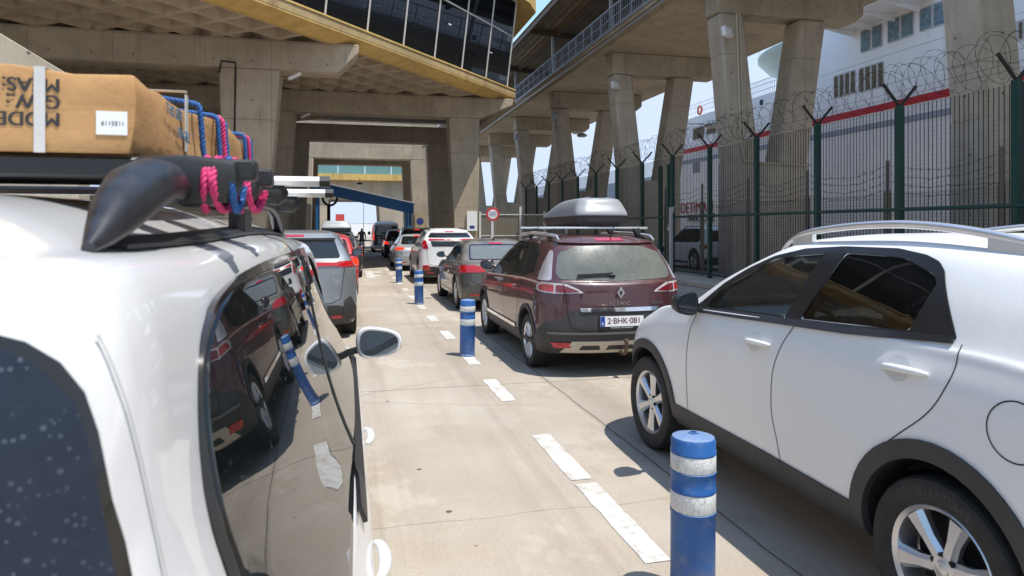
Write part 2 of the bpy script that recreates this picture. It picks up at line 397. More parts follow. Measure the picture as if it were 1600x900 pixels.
# return facade after the corner
rp = [Vector((*en(AC-.1, .12), ZB)), Vector((8.15, 35.0, ZB)), Vector((8.15, 46, ZB))]
rt = [Vector(cw(AC-.1, ZTOP)), Vector((8.5, 34.6, ZTOP)), Vector((8.5, 46, ZTOP))]
for k in range(2):
    b = MB().hexa([rp[k], rp[k+1], rp[k+1]+Vector((-.03, .02, 0)), rp[k]+Vector((-.03, .02, 0)), rt[k], rt[k+1], rt[k+1]+Vector((-.03, .02, 0)), rt[k]+Vector((-.03, .02, 0))])
    wl(b.build('window_pane', M['glass_bld'], tb))
roofp = [en(A0, -.9), en(AC+.5, -.9), (9.6, 34.6), (9.6, 46), (-30, 46), (-30, 6)]
wl(MB().prism(roofp, ZTOP+.05, ZTOP+.75).build('roof_slab', M['yellow'], tb))
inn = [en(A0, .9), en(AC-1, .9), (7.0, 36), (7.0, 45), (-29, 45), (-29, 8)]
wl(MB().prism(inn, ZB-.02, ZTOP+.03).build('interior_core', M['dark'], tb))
# small white notices stuck inside panes, orange column inside
nt = MB()
for a, z in ((11.5, ZB+1.75), (15.2, ZB+1.4), (6.0, ZB+2.4)):
    x, y = en(a, .12-(z-ZB)*lean-.006); x2, y2 = en(a+.22, .12-(z-ZB)*lean-.006)
    nt.add([(x, y, z), (x2, y2, z), (x2, y2, z+.32), (x, y, z+.32)], [(0, 1, 2, 3)])
wl(nt.build('window_notice', M['white'], tb))
# portal frames: columns and cross beams
def column(x0, x1, y, dy, name='column', z1=7.0, tl=.0, tr=.0, m=None, par=tb):
    # tapered: (x0,x1) at the top, tl/tr = how far the foot moves in
    b = MB().hexa([(x0+tl, y, -.1), (x1-tr, y, -.1), (x1-tr, y+dy, -.1), (x0+tl, y+dy, -.1), (x0, y, z1), (x1, y, z1), (x1, y+dy, z1), (x0, y+dy, z1)])
    o = b.build(name, m or M['conc'], par); wl(o); return bevel_obj(o, .04, 1)
def beam(x0, x1, y, dy, z0=7.0, z1=8.0, tip=None, name='beam', m=None, par=tb):
    poly = [(x0, z0), (x1-(tip or 0), z0)]+([(x1, z1-.3)] if tip else [])+[(x1, z1)]+[(x0, z1)]
    o = MB().prism(poly, y, y+dy, 'xzy').build(name, m or M['conc'], par); wl(o); return bevel_obj(o, .025, 1)
beam(-28, .35, 24.1, 1.0, tip=.7); column(-4.15, -2.2, 24.102, .98, tl=.25, tr=.62, z1=6.999)
column(-13.6, -11.7, 24.102, .98, tl=.6, tr=.25, z1=6.999); column(-23.6, -21.7, 24.102, .98, tl=.6, tr=.25, z1=6.999)
beam(-28, 7.85, 32.5, 1.0, tip=1.6); column(-4.3, -2.35, 32.502, .98, tl=.2, tr=.4, z1=6.999); column(4.69, 6.2, 32.502, .98, tl=.35, tr=.1, z1=6.999); column(-13.6, -11.7, 32.502, .98, tl=.6, tr=.25, z1=6.999)
beam(-28, 7.6, 42.8, 1.1); column(-4.2, -2.3, 42.802, 1.08, tl=.2, tr=.3, z1=6.999); column(4.82, 6.6, 42.802, 1.08, tl=.3, tr=.1, z1=6.999); column(-13.6, -11.7, 42.802, 1.0, z1=6.999)
# conduit on the first column
cd = MB().tube([(-3.72, 24.07, .3), (-3.62, 24.07, 6.9), (-3.62, 24.07, 7.15), (-4.05, 24.07, 7.18), (-4.12, 24.07, 6.8)], .03, 6); wl(cd.build('conduit', M['wire'], tb, smooth=50))
fl = MB()
for x, y in ((-1.95, 24.2), (-2.1, 32.6), (4.5, 42.9)): fl.bar((x, y, 6.72), (x+.4, y-.12, 6.9), .09, .09)
wl(fl.build('fluorescent_lamp', M['white'], tb))

# second building further on: sunlit portal, then the far gateway with glass strip
b2 = empty('portal_block', (0, 55, 0), label='sunlit concrete portal straddling the lanes behind the blue canopy', cat='building')
beam(-12, 6.9, 53.5, 1.2, z0=7.0, z1=9.85, m=M['conc_light'], par=b2); column(4.75, 6.9, 53.502, 1.18, tl=.25, m=M['conc_light'], par=b2, z1=6.999); column(-4.6, -2.55, 53.502, 1.18, tr=.25, m=M['conc_light'], par=b2, z1=6.999)
beam(-12, 6.6, 60, 1.2, z0=7.1, z1=8.4, par=b2); column(4.6, 6.4, 60.002, 1.18, tl=.25, par=b2, z1=7.099); column(-4.4, -2.5, 60.002, 1.18, tr=.2, par=b2, z1=7.099)
wl(MB().box(-12, 7.2, 54.72, 61.5, 8.402, 9.0).build('deck_slab', M['conc'], b2))
wl(MB().box(-12, -4.8, 54.8, 60, -.1, 6.6).build('side_wall', M['conc'], b2))
b3 = empty('gateway_building', (0, 86, 0), label='far sunlit gateway with yellow lip and strip of green glass', cat='building')
wl(MB().prism([(-14, 0), (-2.6, 0), (-2.3, 5.2), (3.7, 5.2), (4.0, 0), (12, 0), (12, 7.5), (-14, 7.5)], 86, 96, 'xzy').build('wall', M['conc_light'], b3))
wl(MB().box(-14, 12, 85.2, 96, 7.502, 8.25).build('slab_edge', M['yellow'], b3))
gs = mat('green_strip_glass', (.17, .33, .34), .06, spec=.8)
for i in range(8): wl(MB().box(-14+i*3.2+.05, -14+(i+1)*3.2-.05, 85.6, 86, 8.27, 11).build('window_pane', gs, b3))
wl(MB().box(-14, 12, 85.4, 96, 11.02, 11.6).build('roof_slab', M['conc_light'], b3))

# blue steel canopy
bc = empty('blue_canopy', (1, 50, 0), label='blue steel lean-to canopy sloping down to the right over both lanes', cat='canopy')
blue = mat('blue_steel_paint', (.02, .16, .40), .4)
yc = 49.5
def zc(x): return 4.55-(x+2.3)*(4.55-3.1)/6.7
wl(MB().hexa([(-2.6, yc, zc(-2.6)-.38), (4.6, yc, zc(4.6)-.38), (4.6, yc+.12, zc(4.6)-.38), (-2.6, yc+.12, zc(-2.6)-.38), (-2.6, yc, zc(-2.6)+.38), (4.6, yc, zc(4.6)+.38), (4.6, yc+.12, zc(4.6)+.38), (-2.6, yc+.12, zc(-2.6)+.38)]).build('fascia_beam', blue, bc))
wl(MB().hexa([(-2.7, yc-.2, zc(-2.7)+.385), (4.8, yc-.2, zc(4.8)+.385), (4.8, yc+3.6, zc(4.8)+.385), (-2.7, yc+3.6, zc(-2.7)+.385), (-2.7, yc-.2, zc(-2.7)+.46), (4.8, yc-.2, zc(4.8)+.46), (4.8, yc+3.6, zc(4.8)+.46), (-2.7, yc+3.6, zc(-2.7)+.46)]).build('roof_sheet', mat('pale_roof_sheet', (.5, .5, .5), .5), bc))
for x, w in ((-2.2, .14), (4.25, .2)):
    for yy in (yc+.2, yc+3.2): wl(MB().box(x, x+w, yy, yy+w, 0, zc(x)).build('post', blue, bc))
rf = MB()
for yy in (yc+1.2, yc+2.4, yc+3.4): rf.bar((-2.5, yy, zc(-2.5)+.08), (4.5, yy, zc(4.5)+.08), .1, .28)
wl(rf.build('rafter', blue, bc))

# low items beyond the gateway
link('red_container', MB().box(-2.6, -.8, 150, 156, 0, 4.6).mesh('red_container', mat('red_container_paint', (.5, .05, .04), .6)), label='tall red container standing beyond the gateway', cat='container')
ls = empty('street_lamp', (3.0, 140, 0), label='slim double arm lamp post against the sky beyond the gateway', cat='street lamp')
MB().tube([(0, 0, 0), (0, 0, 9.2)], [.12, .07], 6).build('pole', M['galv'], ls)
MB().box(-1.2, 1.2, -.15, .15, 9.2, 9.4).build('lamp_head', M['galv'], ls)
wh = empty('warehouse', (8, 190, 0), label='long white warehouse far beyond the gateway', cat='building')
MB().box(-12, 30, 0, 20, 0, 2.7).build('wall', M['white'], wh); MB().prism([(-12, 2.7), (30, 2.7), (9, 3.3)], 0, 20, 'xzy').build('roof', mat('pale_roof', (.5, .45, .4), .7), wh)

# sunlit ramp parapet at far left
rm = empty('ramp', (-12, 13, 0), label='sunlit concrete ramp parapet sloping down behind the cardboard box', cat='ramp')
o = MB().hexa([(-9.4, 13, 0), (-4.45, 13, 0), (-4.45, 13.5, 0), (-9.4, 13.5, 0), (-9.4, 13, 7.28), (-4.45, 13, 4.18), (-4.45, 13.5, 4.18), (-9.4, 13.5, 7.28)]).build('parapet', M['conc_light'], rm); wl(o)
lw = empty('low_wall', (-14, 29, 0), label='low concrete wall at the left under the terminal deck', cat='wall')
o = MB().box(-30, -4.6, 29, 29.3, 0, 3.2).build('wall_panel', M['conc_light'], lw); wl(o)
o = MB().box(-30, -9.2, 20, 20.3, 0, 3.3).build('wall_panel', M['conc_light'], lw); wl(o)

# ---------------------------------------------------------------- elevated walkway on V trestles
ew = empty('elevated_walkway', (15, 32, 0), label='long elevated concrete passenger walkway on V shaped legs with corrugated canopy', cat='walkway')
YT = [1.9, 11.95, 22.0, 32.0, 42.1, 52.2, 62.3, 72.4]
ZT2 = 10.5
dk = MB().prism([(12.35, 10.5), (20.0, 10.5), (20.2, 10.72), (20.2, 11.0), (11.95, 11.0), (11.95, 10.72), (12.2, 10.72)], -6, 90, 'xzy')
wl(dk.build('deck', M['conc'], ew))
gp = MB().tube([(12.05, -6, 10.62), (12.05, 90, 10.62)], .06, 6).tube([(11.9, -6, 10.9), (11.9, 90, 10.9)], .05, 6); wl(gp.build('gutter_pipe', M['galv'], ew))
for i, y in enumerate(YT):
    y0, y1 = y, y+.95
    # left leg, right leg, merged foot, cross beam
    def leg(t, f, zf, zt=9.42):
        o = MB().hexa([(f[0], y0, zf), (f[1], y0, zf), (f[1], y1, zf), (f[0], y1, zf), (t[0], y0-.0, zt), (t[1], y0-.0, zt), (t[1], y1, zt), (t[0], y1, zt)]).build('leg', M['conc_light'], ew)
        wl(o); bevel_obj(o, .09, 1)
    leg((12.9, 13.9), (13.42, 14.55), 4.0); leg((16.2, 17.35), (15.3, 16.55), 4.0)
    o = MB().hexa([(13.425, y0+.003, -.1), (16.545, y0+.003, -.1), (16.545, y1-.003, -.1), (13.425, y1-.003, -.1), (13.43, y0+.003, 4.09), (16.54, y0+.003, 4.09), (16.54, y1-.003, 4.09), (13.43, y1-.003, 4.09)]).build('pedestal', M['conc_light'], ew); wl(o)
    o = MB().prism([(12.85, 9.424), (18.6, 9.424), (19.0, 9.75), (19.0, 10.498), (12.85, 10.498)], y0+.01, y1-.01, 'xzy').build('cross_beam', M['conc'], ew); wl(o); bevel_obj(o, .05, 1)
rl = MB(); y = -6
while y < 90:
    rl.box(12.02, 12.07, y, y+.06, 11.0, 12.05); y += 1.25
for z in (12.05, 11.55, 11.1): rl.bar((12.045, -6, z), (12.045, 90, z), .03 if z < 12 else .06)
y = -6
while y < 90: rl.box(12.035, 12.05, y, y+.014, 11.1, 12.03); y += .25
wl(rl.build('railing', mat('grey_blue_railing', (.3, .34, .38), .5), ew))
bs = MB()
cz = lambda x: 14.6-(x-11.2)*.09
nco = 84
for k in range(nco+1):
    x0 = 11.2+k*.105; z0 = cz(x0)+(.045 if k % 4 in (1, 2) else 0); bs.v += [(x0, -8, z0), (x0, 90, z0)]
bs.f = [(2*k, 2*k+2, 2*k+3, 2*k+1) for k in range(nco)]; bs.mi = [0]*nco
wl(bs.build('canopy_roof', mat('brown_grey_sheeting', (.2, .165, .125), .7, var=.25, vscale=.8), ew))
pb = MB()
for x in (11.35, 13.2, 15.2, 17.5): pb.bar((x, -8, cz(x)-.16), (x, 90, cz(x)-.16), .14, .3)
for y in YT: pb.bar((11.3, y+.4, cz(11.3)-.2), (19.5, y+.4, cz(19.5)-.2), .2, .34)
wl(pb.build('canopy_beam', mat('brown_steel', (.085, .062, .045), .6), ew))
for y in YT[:-1]:
    for xx in (12.6,): wl(MB().bar((13.0, y+.4, 11.0), (12.9, y+.4, cz(12.9)-.2), .16).build('canopy_post', M['galv'], ew))
cdt = MB()
cdt.tube([(13.57, 21.96, 9.4), (13.74, 21.96, 4.8), (13.87, 21.96, 4.1), (15.2, 21.96, 4.02), (16.6, 21.96, 4.0)], .04, 6)
c2 = MB().tube([(13.68, 21.95, 9.4), (13.84, 21.95, 4.9)], .03, 6); wl(c2.build('conduit', mat('cream_conduit', (.5, .44, .33), .5), ew, smooth=50))
wl(cdt.build('conduit', mat('cream_conduit', (.5, .44, .33), .5), ew, smooth=50))
for i, (x, y, z) in enumerate(((13.0, 21.6, 8.6), (12.85, 31.6, 8.75), (12.85, 41.7, 8.8), (12.85, 51.8, 8.8), (16.0, 21.0, 10.1))):
    f = empty('floodlight', (x, y, z), rz=.5, label=['white floodlight bracketed to the walkway leg carrying cream conduits', 'white floodlight on the second walkway leg beyond the roof box', 'dark floodlight on the third walkway leg from the near end', 'small dark floodlight on the farthest visible walkway leg', 'floodlight under the near end of the walkway deck'][i], cat='floodlight', group='floodlights on the walkway legs')
    hs = MB().hexa([(-.24, -.08, -.16), (.24, -.08, -.16), (.24, .08, -.2), (-.24, .08, -.2), (-.24, -.02, .18), (.24, -.02, .18), (.24, .14, .14), (-.24, .14, .14)]).build('housing', M['white'] if i in (0, 1) else M['galv'], f)
    bevel_obj(hs, .02, 2)
    MB().bar((0, .05, 0), (.25, .35, 0), .05).build('bracket', M['galv'], f)
for (x, y, z, xl), lb in zip(((14.75, 42.0, 7.7, 14.25), (18.2, 31.9, 6.95, 16.85)), ('lamp on a short arm beside the third walkway leg from the near end', 'lamp on a long arm right of the second walkway trestle')):
    wlp = empty('lamp', (x, y, z), label=lb, cat='lamp', group='arm lamps under the walkway')
    MB().bar((xl-x, .3, .12), (.05, 0, .08), .05).build('arm', M['galv'], wlp)
    MB().lathe([(.0, .16), (.12, .14), (.3, .04), (.34, -.06), (.22, -.12), (0, -.14)], 16, 'z').build('lamp_head', M['galv'], wlp, smooth=40)
cc = empty('security_camera', (13.9, 21.75, 4.95), label='small cream security camera on the conduit covered leg', cat='camera')
MB().box(-.09, .09, -.2, .12, -.08, .08).build('housing', mat('cream_plastic', (.5, .46, .38), .5), cc); MB().lathe([(.05, -.21), (.05, -.2), (.03, -.2), (0, -.2)], 12, 'y').build('lens', M['dark'], cc)

# ---------------------------------------------------------------- ferry
fy_ = empty('ferry', (32, 60, 0), label='white passenger ferry with red stripe moored behind the walkway', cat='ferry')
XS = 28.0
def shipmat():
    k = NT('white_hull_paint'); n = k.noise(.4, 6, .6); st = k.noise(1, 5, .6, k.mapped((1, .9, .06)))
    c = k.ramp(n, [(.3, (.80, .80, .82)), (.7, (.88, .88, .89))])
    c = k.mix(k.ramp(st, [(.62, 0), (.78, .35)]), c, (.5, .36, .2)); k.set(Base_Color=c, Roughness=.4)
    xyz = k.n('SeparateXYZ', {0: k.obj()})
    w = k.n('TexWave', {'Vector': k.mapped((0, 1, 0)), 'Scale': .22, 'Distortion': 1.5}).outputs[0]; k.bump(w, .25, .05)
    return k.m
sm = shipmat(); ZR = 8.05
hull = MB().prism([(XS, .5), (XS, ZR-.05), (XS+22, ZR-.05), (XS+22, .5)], -20, 54.5, 'xzy')
wl(hull.build('hull', sm, fy_))
wl(MB().box(XS+.3, XS+21, -20, 54.2, -.5, .5).build('boot_stripe', mat('dark_hull', (.1, .035, .03), .5), fy_))
wl(MB().box(XS-.04, XS+.01, -20, 54.52, ZR-.05, ZR+.32).build('red_stripe', mat('red_stripe_paint', (.48, .02, .03), .4), fy_))
wl(MB().box(XS-.03, XS+.005, -20, 54.5, ZR-.95, ZR-.62).build('grey_stripe', mat('grey_stripe_paint', (.33, .37, .44), .4), fy_))
ss = MB().prism([(XS, ZR+.32), (XS, 10.9), (XS+20, 10.9), (XS+20, ZR+.32)], -20, 54.3, 'xzy')
wl(ss.build('superstructure', sm, fy_))
wl(MB().prism([(XS, 10.92), (XS, 21), (XS+18, 21), (XS+18, 10.92)], -20, 39.8, 'xzy').build('upper_house', sm, fy_))
wg = MB().prism([(XS-2.4, 33.6), (XS-.01, 33.6), (XS-.01, 27.6), (XS-2.4, 28.2)], 12.95, 13.35, 'xyz'); wl(wg.build('bridge_wing', sm, fy_))
for yy in (28.6, 30.2, 31.8, 33.2): wl(MB().prism([(XS-2.3, 12.94), (XS-.02, 12.94), (XS-.02, 12.55)], yy, yy+.12, 'xzy').build('wing_bracket', sm, fy_))
pod = MB(); n = 36
for z, s_ in ((12.5, .62), (12.9, .86), (13.7, 1.0), (13.95, 1.0)):
    for k in range(n):
        t = 2*math.pi*k/n; pod.v.append((XS+4.2+4.3*s_*math.cos(t), 39.9+6.4*s_*math.sin(t), z))
for r_ in range(3): pod.f += [(r_*n+k, r_*n+(k+1) % n, (r_+1)*n+(k+1) % n, (r_+1)*n+k) for k in range(n)]
pod.f += [tuple(range(n))[::-1], tuple(range(3*n, 4*n))]; pod.mi = [0]*len(pod.f)
wl(pod.build('rounded_balcony', mat('pale_green_paint', (.46, .56, .51), .5), fy_, smooth=50))
rr = MB()
for z in (14.5, 15.0): rr.tube([(XS+4.2+4.2*math.cos(2*math.pi*k/40), 39.9+6.3*math.sin(2*math.pi*k/40), z) for k in range(40)], .03, 5, closed=True)
for k in range(40): t = 2*math.pi*k/40; rr.bar((XS+4.2+4.2*math.cos(t), 39.9+6.3*math.sin(t), 13.9), (XS+4.2+4.2*math.cos(t), 39.9+6.3*math.sin(t), 15), .03)
def rail_line(p, q, n, h=1.1):
    p = Vector(p); q = Vector(q)
    for z in (h*.35, h*.7, h): rr.bar(p+Vector((0, 0, z)), q+Vector((0, 0, z)), .035)
    for k in range(n+1): a = p.lerp(q, k/n); rr.bar(a, a+Vector((0, 0, h)), .03)
rail_line((XS+.1, 39.9, 10.9), (XS+.1, 54.2, 10.9), 60)
rail_line((XS+.1, 54.2, 10.9), (XS+8, 54.2, 10.9), 20)
wl(rr.build('deck_railing', mat('white_rail', (.7, .72, .72), .5), fy_))
th_ = R(13.5); cC, sC = math.cos(th_), math.sin(th_)
def onX(px, py, X):
    r = (px-800)/1067; Y = X*(cC-r*sC)/(sC+r*cC); d = X*sC+Y*cC; return Y, 1.69-(py-356)*d/1067
curtain = mat('blue_grey_curtain', (.16, .23, .28), .8, var=.4, vscale=4)
shut = mat('brown_louvre', (.14, .11, .06), .7, var=.4, vscale=9)
def ship_window(px0, px1, py0, py1, curt, nv):
    ya, za = onX(px0, (py0+py1)/2, XS); yb, zb = onX(px1, (py0+py1)/2, XS)
    zm = (onX(px0, py0, XS)[1]+onX(px1, py0, XS)[1])/2; 
    y0, y1 = min(ya, yb), max(ya, yb); zc_ = (za+zb)/2; h = (py1-py0)*.42*((XS*sC+(ya+yb)/2*cC)/1067)
    fr = MB().prism(round_poly([(y0, zc_-h), (y1, zc_-h), (y1, zc_+h), (y0, zc_+h)], .18), XS-.03, XS+.02, 'yzx').build('window', mat('ship_window_frame', (.5, .5, .5), .4), fy_); wl(fr)
    w = (y1-y0)/nv
    for k in range(nv):
        p = MB().prism([(y0+w*k+.07, zc_-h+.08), (y0+w*(k+1)-.07, zc_-h+.08), (y0+w*(k+1)-.07, zc_+h-.08), (y0+w*k+.07, zc_+h-.08)], XS-.034, XS-.031, 'yzx').build('pane', curtain if curt else shut, fr)
for a in ((1345, 1380, 38, 82, 1, 2), (1387, 1429, 20, 66, 1, 2), (1437, 1480, 2, 48, 1, 2), (1500, 1545, -25, 25, 1, 2), (1303, 1338, 110, 154, 0, 4), (1342, 1382, 97, 145, 0, 4), (1570, 1612, 30, 68, 0, 4), (1083, 1101, 196, 220, 0, 1), (1104, 1120, 190, 212, 0, 1)):
    ship_window(*a)
for px, py in ((1190, 160), (1265, 60)):
    y, z = onX(px, py, XS); wl(MB().lathe([(0, XS-.02), (.22, XS-.02), (.22, XS+.01)], 14, 'x', (0, y, z)).build('porthole', mat('port_glass', (.08, .1, .12), .1), fy_))
rd = mat('red_letter', (.42, .03, .04), .5)
def hull_text(t, px, py, size, m):
    y, z = onX(px, py, XS); o = text('lettering', t, size, m, face_mtx((XS-.04, y, z), (0, -1, 0), (0, 0, 1)), fy_, bold=.04); wl(o)
hull_text('DETIMAN', 1088, 325, 1.25, rd); hull_text('NAKSONE', 1095, 341, .95, M['text_dark'])
wl(MB().box(XS-.02, XS+.01, *sorted((onX(1083, 262, XS)[0], onX(1094, 262, XS)[0])), onX(1088, 270, XS)[1], onX(1088, 250, XS)[1]).build('hull_vent', mat('grey_vent', (.3, .3, .32), .6), fy_))
yy, zz = onX(1095, 172, XS+.1)
lb = MB().tube([(XS+.02, yy+.30*math.cos(2*math.pi*k/24), zz+.33*math.sin(2*math.pi*k/24)) for k in range(24)], .08, 6, closed=True).build('lifebuoy', mat('orange_buoy', (.5, .1, .06), .6), fy_, smooth=60); wl(lb)
# pale shed further along the quay
sd = empty('quay_shed', (30, 95, 0), label='pale corrugated shed on the quay past the ferry stern', cat='shed')
b = MB()
for i in range(70):
    y0 = 70+i; b.add([(34, y0, 0), (34.12, y0+.5, 0), (34, y0+1, 0), (34, y0, 7.6), (34.12, y0+.5, 7.6), (34, y0+1, 7.6)], [(0, 1, 4, 3), (1, 2, 5, 4)])
b.box(34.13, 50, 70, 140, 0, 7.6); wl(b.build('wall', mat('pale_blue_cladding', (.55, .62, .7), .5), sd))
# ---------------------------------------------------------------- security fence
fn = empty('security_fence', (10.9, 15, 0), label='tall dark green mesh fence topped with razor wire along the right kerb', cat='fence')
FX, FH, FY = 10.9, 4.17, [1.65+2.5*i for i in range(0, 17)]
GATE = 8
def wire_panel(y0, y1, z0, z1, x, pitch, w, hp, hw):
    b = MB(); y = y0
    while y < y1:
        b.add([(x, y, z0), (x, y+w, z0), (x, y+w, z1), (x, y, z1)], [(0, 1, 2, 3)]); y += pitch
    z = z0+.02
    while z < z1:
        b.add([(x+.004, y0, z), (x+.004, y1, z), (x+.004, y1, z+hw), (x+.004, y0, z+hw)], [(0, 1, 2, 3)]); z += hp
    return b
for i, y in enumerate(FY):
    p = MB().box(FX-.06, FX+.06, y-.06, y+.06, .1, FH).build('post', M['green'], fn); wl(p)
    for s in (-1, 1):
        a = MB().bar((FX, y, FH-.02), (FX+s*.4, y, FH+.42), .045).build('wire_arm', M['wire'], p)
    if i < len(FY)-1:
        y1 = FY[i+1]
        b = wire_panel(y+.07, y1-.07, .2, FH-.05, FX, .0175, .0012, .09, .002)
        yy = y+.12
        while yy < y1-.08: b.box(FX-.012, FX+.0, yy, yy+.0082, .2, FH-.05); yy += .098
        o = b.build('mesh_panel', M['wire'], fn); wl(o)
for z in (.25, 2.06):
    o = MB().tube([(FX-.04, FY[0], z), (FX-.04, FY[-1], z)], .035, 8).build('rail', M['green'], fn, smooth=50); wl(o)
# gate posts beside the fourth post
for yy in (21.9, 22.6):
    o = MB().box(FX-.07, FX+.07, yy-.06, yy+.06, .1, 3.9).build('gate_post', M['green'], fn); wl(o)
o = MB().box(FX-.16, FX-.1, 21.4, 21.6, .13, 2.4).bar((FX-.13, 21.3, 2.4), (FX-.13, 21.7, 1.6), .05, .1).build('gate_latch', M['galv'], fn); wl(o)
rz_ = random.Random(3)
for rad, ph, z0 in ((.40, 0., FH+.42), (.37, 2.1, FH+.45)):
    pts = []; y = FY[0]-1; t = ph
    k = 0; jit = 0; jz = 0
    while y < FY[-1]+.5:
        if k % 22 == 0: jit = rz_.uniform(-.09, .07); jz = rz_.uniform(-.05, .05); dy = rz_.uniform(.014, .034)*.8
        r = rad+jit
        pts.append((FX+r*math.cos(t), y+.16*math.sin(t*1.0+ph), z0+jz+r*math.sin(t))); t += 2*math.pi/22; y += dy; k += 1
    rs = [(.0062 if (i % 2) else .0026) for i in range(len(pts))]
    o = MB().tube(pts, rs, 3, cap=False).build('razor_coil', M['wire'], fn); wl(o)
sw = MB()
for z, x in ((FH+.4, FX-.38), (FH+.4, FX+.38), (FH+.15, FX-.16)): sw.tube([(x, FY[0], z), (x, FY[-1], z)], .004, 3)
o = sw.build('support_wire', M['wire'], fn); wl(o)

# inner fence: denser mesh with barbed strands
f2 = empty('barbed_wire_fence', (12.3, 13, 0), label='lower rusty mesh fence with sagging barbed strands behind the green fence', cat='fence')
rust = mat('rusty_wire', (.13, .09, .075), .8, var=.4)
GX = 12.2; gy = [2.0+2.85*i for i in range(0, 9)]
for i, y in enumerate(gy):
    o = MB().box(GX-.05, GX+.05, y-.05, y+.05, 0, 2.55).box(GX-.03, GX+.03, y-.03, y+.03, 2.55, 3.25).build('post', mat('weathered_post', (.2, .165, .13), .8), f2); wl(o)
    if i < len(gy)-1:
        o = wire_panel(y+.05, gy[i+1]-.05, .1, 2.5, GX, .026, .0042, .075, .005).build('mesh_panel', rust, f2); wl(o)
bw = MB()
for zi in (2.6, 2.78, 2.96, 3.15):
    for i in range(len(gy)-1):
        pts = []
        for k in range(13): u = k/12; pts.append((GX+rz_.uniform(-.02, .02), gy[i]+(gy[i+1]-gy[i])*u, zi-.22*4*u*(1-u)*rz_.uniform(.8, 1.1)))
        bw.tube(pts, .005, 3)
        for p in pts[1:-1]: bw.bar((p[0], p[1], p[2]-.035), (p[0], p[1]+.02, p[2]+.035), .007); bw.bar((p[0], p[1]-.035, p[2]), (p[0], p[1]+.035, p[2]), .01)
o = bw.build('barbed_strand', rust, f2); wl(o)

# white gate and sign near the second column
wg_ = empty('barrier_gate', (8, 33, 0), label='white framed mesh gate between the column and the green fence', cat='gate')
wp = mat('white_gate_paint', (.62, .62, .6), .5)
for x in (5.55+.75, 6.55+.35, 8.35, 9.6, 10.75): o = MB().box(x-.05, x+.05, 33-.05, 33.05, 0, 2.75 if x in (6.9, 8.35) else 2.5).build('post', wp, wg_); wl(o)
o = MB().bar((6.3, 33, 2.35), (10.8, 33, 2.35), .05).bar((6.3, 33, .2), (10.8, 33, .2), .05).bar((6.3, 33, 1.3), (10.8, 33, 1.3), .04).build('rail', wp, wg_); wl(o)
b = MB(); x = 6.3
while x < 10.8: b.box(x, x+.048, 33.01, 33.02, .2, 2.35); x += .075
o = b.build('mesh_panel', mat('tan_mesh', (.2, .165, .12), .7), wg_); wl(o)
sg = empty('road_sign', (6.48, 30.8, 0), rz=R(-8), label='round red ringed police control sign on white pole before the white gate', cat='sign')
MB().tube([(0, .03, 0), (0, .03, 2.6)], .035, 8).build('pole', M['white'], sg, smooth=50)
dr = MB().lathe([(0, -.012), (.3, -.012), (.31, 0), (.3, .012), (0, .012)], 36, 'y', (0, 0, 2.32)).build('disc', mat('sign_red', (.55, .03, .04), .4), sg, smooth=40)
MB().lathe([(0, -.016), (.215, -.016), (.215, -.013)], 36, 'y', (0, 0, 2.32)).build('sign_face', M['white'], sg, smooth=40)
sb = mat('sign_blue_ink', (.03, .05, .25), .6)
fm = lambda z: face_mtx((0, -.018, z), (1, 0, 0), (0, 0, 1))
text('lettering', 'CONTROL', .075, sb, fm(2.40), sg, bold=.03); text('lettering', 'POLICIA', .075, sb, fm(2.24), sg, bold=.03)
MB().box(-.18, .18, -.019, -.017, 2.305, 2.335).build('stripe', sb, sg)
pn = empty('notice_board', (5.8, 32.4, 0), label='white notice with blue mark on the foot of the second column', cat='notice')
MB().box(-.25, .25, -.02, .05, 1.55, 2.5).build('sheet', M['white'], pn); MB().box(-.12, .12, -.024, -.021, 1.65, 1.8).build('printed_mark', sb, pn)
pn2 = empty('poster', (5.4, 53.4, 0), label='blue and yellow poster on the sunlit far column', cat='poster')
MB().box(-.35, .45, -.02, .05, 1.5, 2.9).build('sheet', mat('poster_yellow', (.4, .33, .2), .6), pn2); MB().lathe([(0, -.03), (.28, -.03), (.28, -.021)], 20, 'y', (.05, 0, 2.2)).build('blue_circle', sb, pn2)
rsn = empty('round_sign', (-1.6, 60, 0), label='dark ring shaped sign on tall post left of the far gateway', cat='sign')
MB().tube([(0, 0, 0), (0, 0, 3.6)], .14, 8).build('pole', M['dark'], rsn)
MB().tube([(.8*math.cos(2*math.pi*k/24)*.75+.1, 0, 4.3+.7*math.sin(2*math.pi*k/24)) for k in range(24)], .1, 6, closed=True).build('ring', M['dark'], rsn)
hl = empty('ceiling_lamp', (1.0, 62, 5.6), label='small dark lamp hanging in the far portal opening', cat='lamp')
MB().lathe([(.02, .5), (.02, .12), (.22, .08), (.28, -.05), (0, -.05)], 12).build('shade', M['dark'], hl)

